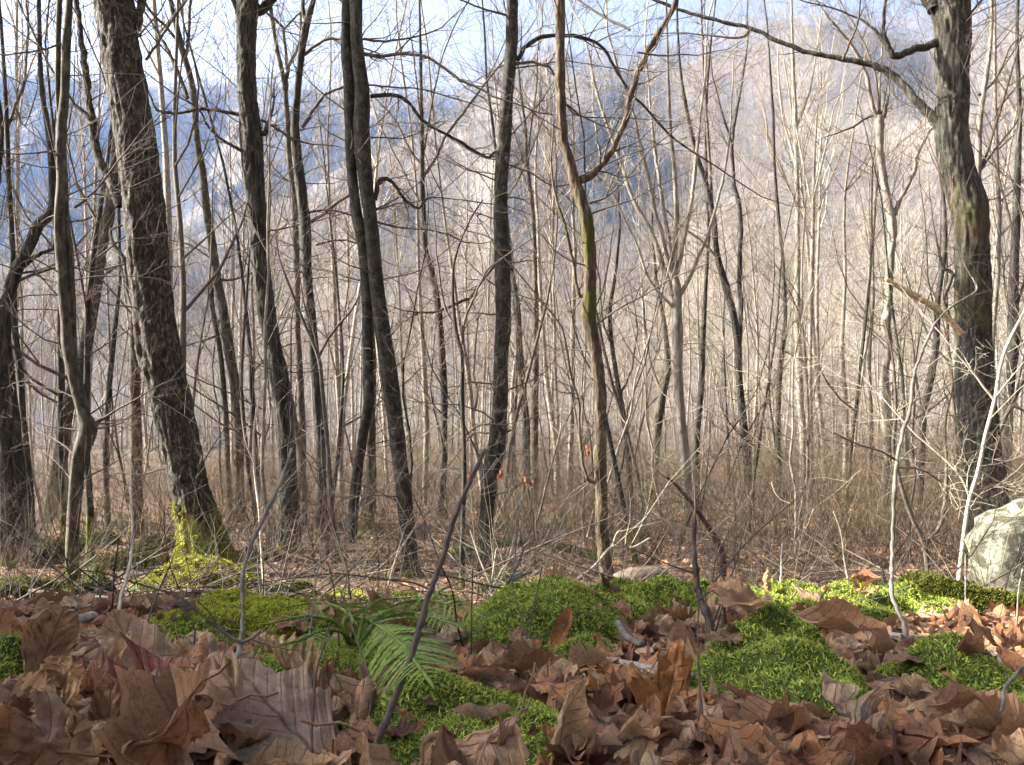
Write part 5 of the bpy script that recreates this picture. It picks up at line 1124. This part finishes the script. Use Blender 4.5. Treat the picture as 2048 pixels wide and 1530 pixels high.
# fern
def fern():
    root = bpy.data.objects.new('fern', None); COL.objects.link(root); root.location = px(720, 1300, 1.32); org = np.array(root.location)
    tag(root, 'green fern spreading its fronds over the leaves beside the thick dark slanting stalk', 'fern')
    rng = random.Random(4)
    F_ = [[(700, 1290, 1.30), (690, 1238, 1.28), (745, 1246, 1.18), (800, 1285, 1.08), (850, 1350, 1.0), (888, 1405, .95)],
          [(700, 1290, 1.32), (670, 1245, 1.4), (620, 1232, 1.5), (570, 1240, 1.55), (520, 1250, 1.6)],
          [(710, 1290, 1.32), (680, 1262, 1.3), (640, 1262, 1.35), (600, 1280, 1.3), (560, 1290, 1.3)],
          [(715, 1290, 1.34), (760, 1240, 1.45), (820, 1225, 1.55), (880, 1240, 1.6), (930, 1255, 1.6)],
          [(705, 1290, 1.34), (700, 1230, 1.45), (640, 1205, 1.6), (570, 1215, 1.7)],
          [(720, 1290, 1.34), (780, 1215, 1.55), (850, 1200, 1.7), (920, 1215, 1.8), (980, 1240, 1.8)],
          [(715, 1290, 1.34), (730, 1225, 1.5), (760, 1200, 1.7), (810, 1195, 1.85)]]
    for fi, fr in enumerate(F_):
        P = catmull(np.array([px(u_, v_, settle(u_, v_, d_, .045+.02*(k_ > 0))) for k_, (u_, v_, d_) in enumerate(fr)]), 9)-org; n = len(P)
        VV = []; QQ = []; TT = []; off = 0
        C = Chains(); C.add([tuple(p) for p in P], [.0018*(1-.7*i/n)+.0004 for i in range(n)], 5); v, q = C.arrays(); VV.append(v); QQ.append(q); off += len(v)
        s = np.concatenate([[0], np.cumsum(np.linalg.norm(np.diff(P, axis=0), axis=1))]); Ltot = s[-1]
        m = int(Ltot/.0165)
        for j in range(3, m):
            t = j/m; c = np.array([np.interp(t*Ltot, s, P[:, a]) for a in range(3)]); c2 = np.array([np.interp(min(1, t+.03)*Ltot, s, P[:, a]) for a in range(3)])
            T_ = (c2-c); T_ /= np.linalg.norm(T_)+1e-9; side0 = np.cross(T_, [0, -.75, .66]); side0 /= np.linalg.norm(side0)+1e-9; upv = np.cross(side0, T_)
            Lp = min(.055, .17*Ltot)*math.sin(math.pi*min(1, .12+t*.88))**.8*(1-.3*t)
            for sg in (-1, 1):
                d = side0*sg+T_*.45-upv*(.15+rng.uniform(-.05, .25)); d /= np.linalg.norm(d); w2 = np.cross(d, upv); w2 /= np.linalg.norm(w2)+1e-9
                K = 13; pts_ = []
                for a in range(K+1):
                    f = a/K; cc = c+d*Lp*f-upv*Lp*.25*f*f; ww = Lp*.11*(1-f)**.8*(.35 if a % 2 else 1.15)+.0003
                    pts_ += [cc-w2*ww, cc+w2*ww-upv*0]
                VV.append(np.array(pts_)); b = off+np.arange(K)*2; QQ.append(np.stack([b, b+1, b+3, b+2], -1)); off += len(pts_)
        V = np.vstack(VV); link('frond', mesh_np('frond', V, [np.vstack(QQ)], M['fern'], attr={'rnd': np.random.RandomState(fi).uniform(.2, .8, len(V))}), root)
fern()

# rust-coloured leaves still hanging on thin twigs near centre
def hanging(u, v, D, label):
    root = bpy.data.objects.new('hanging_twig', None); COL.objects.link(root); root.location = px(u, v, D); org = root.location; tag(root, label, 'twig')
    rng = random.Random(int(u)); C = Chains(); p0 = np.array(px(u-60, v+6, D))-np.array(org); p1 = np.zeros(3)
    C.add([tuple(p0), tuple(p0*.6+np.array([0, 0, .01])), tuple(p0*.3+np.array([0, 0, .004])), tuple(p1)], [.003, .0025, .002, .0015], 4)
    link('twig', C.mesh('twig', M['twig_dark']), root)
    me = leaf_mesh('dead_leaf', 'leaf_rust', 'oak', int(u), 16, 10, .6, 1.2, .1, .1)
    for i in range(2): link('dead_leaf', me, root, (rng.uniform(-.03, .03), rng.uniform(-.02, .02), -.04-.02*i), (R(80+rng.uniform(-20, 20)), R(rng.uniform(-30, 30)), rng.uniform(0, 6)), .065)
hanging(938, 936, 5.6, 'pair of rust-coloured dead leaves hanging left of the thick stalk tip')
hanging(1004, 938, 5.6, 'rust-coloured dead leaves hanging in front of the sinuous trunk')
hanging(1056, 950, 5.6, 'rust-coloured dead leaves hanging right of the sinuous trunk')
hanging(1173, 885, 5.1, 'single rust leaf hanging at the left side of the Y-forked trunk')
hanging(1298, 975, 6.5, 'rust-coloured dead leaf hanging right of the Y-forked trunk')

# trees outside the picture to the left that shade the near ground
for i, (x, y, r_) in enumerate([(-7.5, 2.9, .26), (-8.2, 4.6, .22), (-9.5, 8.6, .3), (-12, 12.4, .3)]):
    zz = float(terrain(x, y)); Tk, C = gen_tree(820+i, 14, r_, 22, 3, .22, rmin=.004, nb=(3, 4), k=14)
    root = bpy.data.objects.new('shade_tree', None); COL.objects.link(root); root.location = (x, y, zz)
    link('trunk', Tk.mesh('trunk', M['bark_grey']), root); link('crown', C.mesh('crown', M['twig_dark']), root)
    tag(root, 'bare tree standing just beyond the left picture edge', 'tree', 'trees just beyond the left picture edge')

# ------------------------------------------------------------------ haze
def haze():
    import bmesh
    bm = bmesh.new(); bmesh.ops.create_cube(bm, size=1.0)
    x0, x1, y0, y1, z0, z1 = -1750, 1900, -80, 2480, -190, 1010
    for v in bm.verts: v.co = (x0 if v.co.x < 0 else x1, y0 if v.co.y < 0 else y1, z0 if v.co.z < 0 else z1)
    me = bpy.data.meshes.new('haze'); bm.to_mesh(me); bm.free()
    m = bpy.data.materials.new('haze'); m.use_nodes = True; t = m.node_tree; t.nodes.clear()
    o = t.nodes.new('ShaderNodeOutputMaterial'); v = t.nodes.new('ShaderNodeVolumePrincipled')
    v.inputs['Color'].default_value = (.19, .38, .82, 1); v.inputs['Density'].default_value = .00014; v.inputs['Anisotropy'].default_value = .2
    t.links.new(v.outputs[0], o.inputs['Volume']); me.materials.append(m)
    ob = link('haze', me); tag(ob, 'pale blue air haze between the near trees and the far hillsides', 'haze', kind='stuff')
haze()
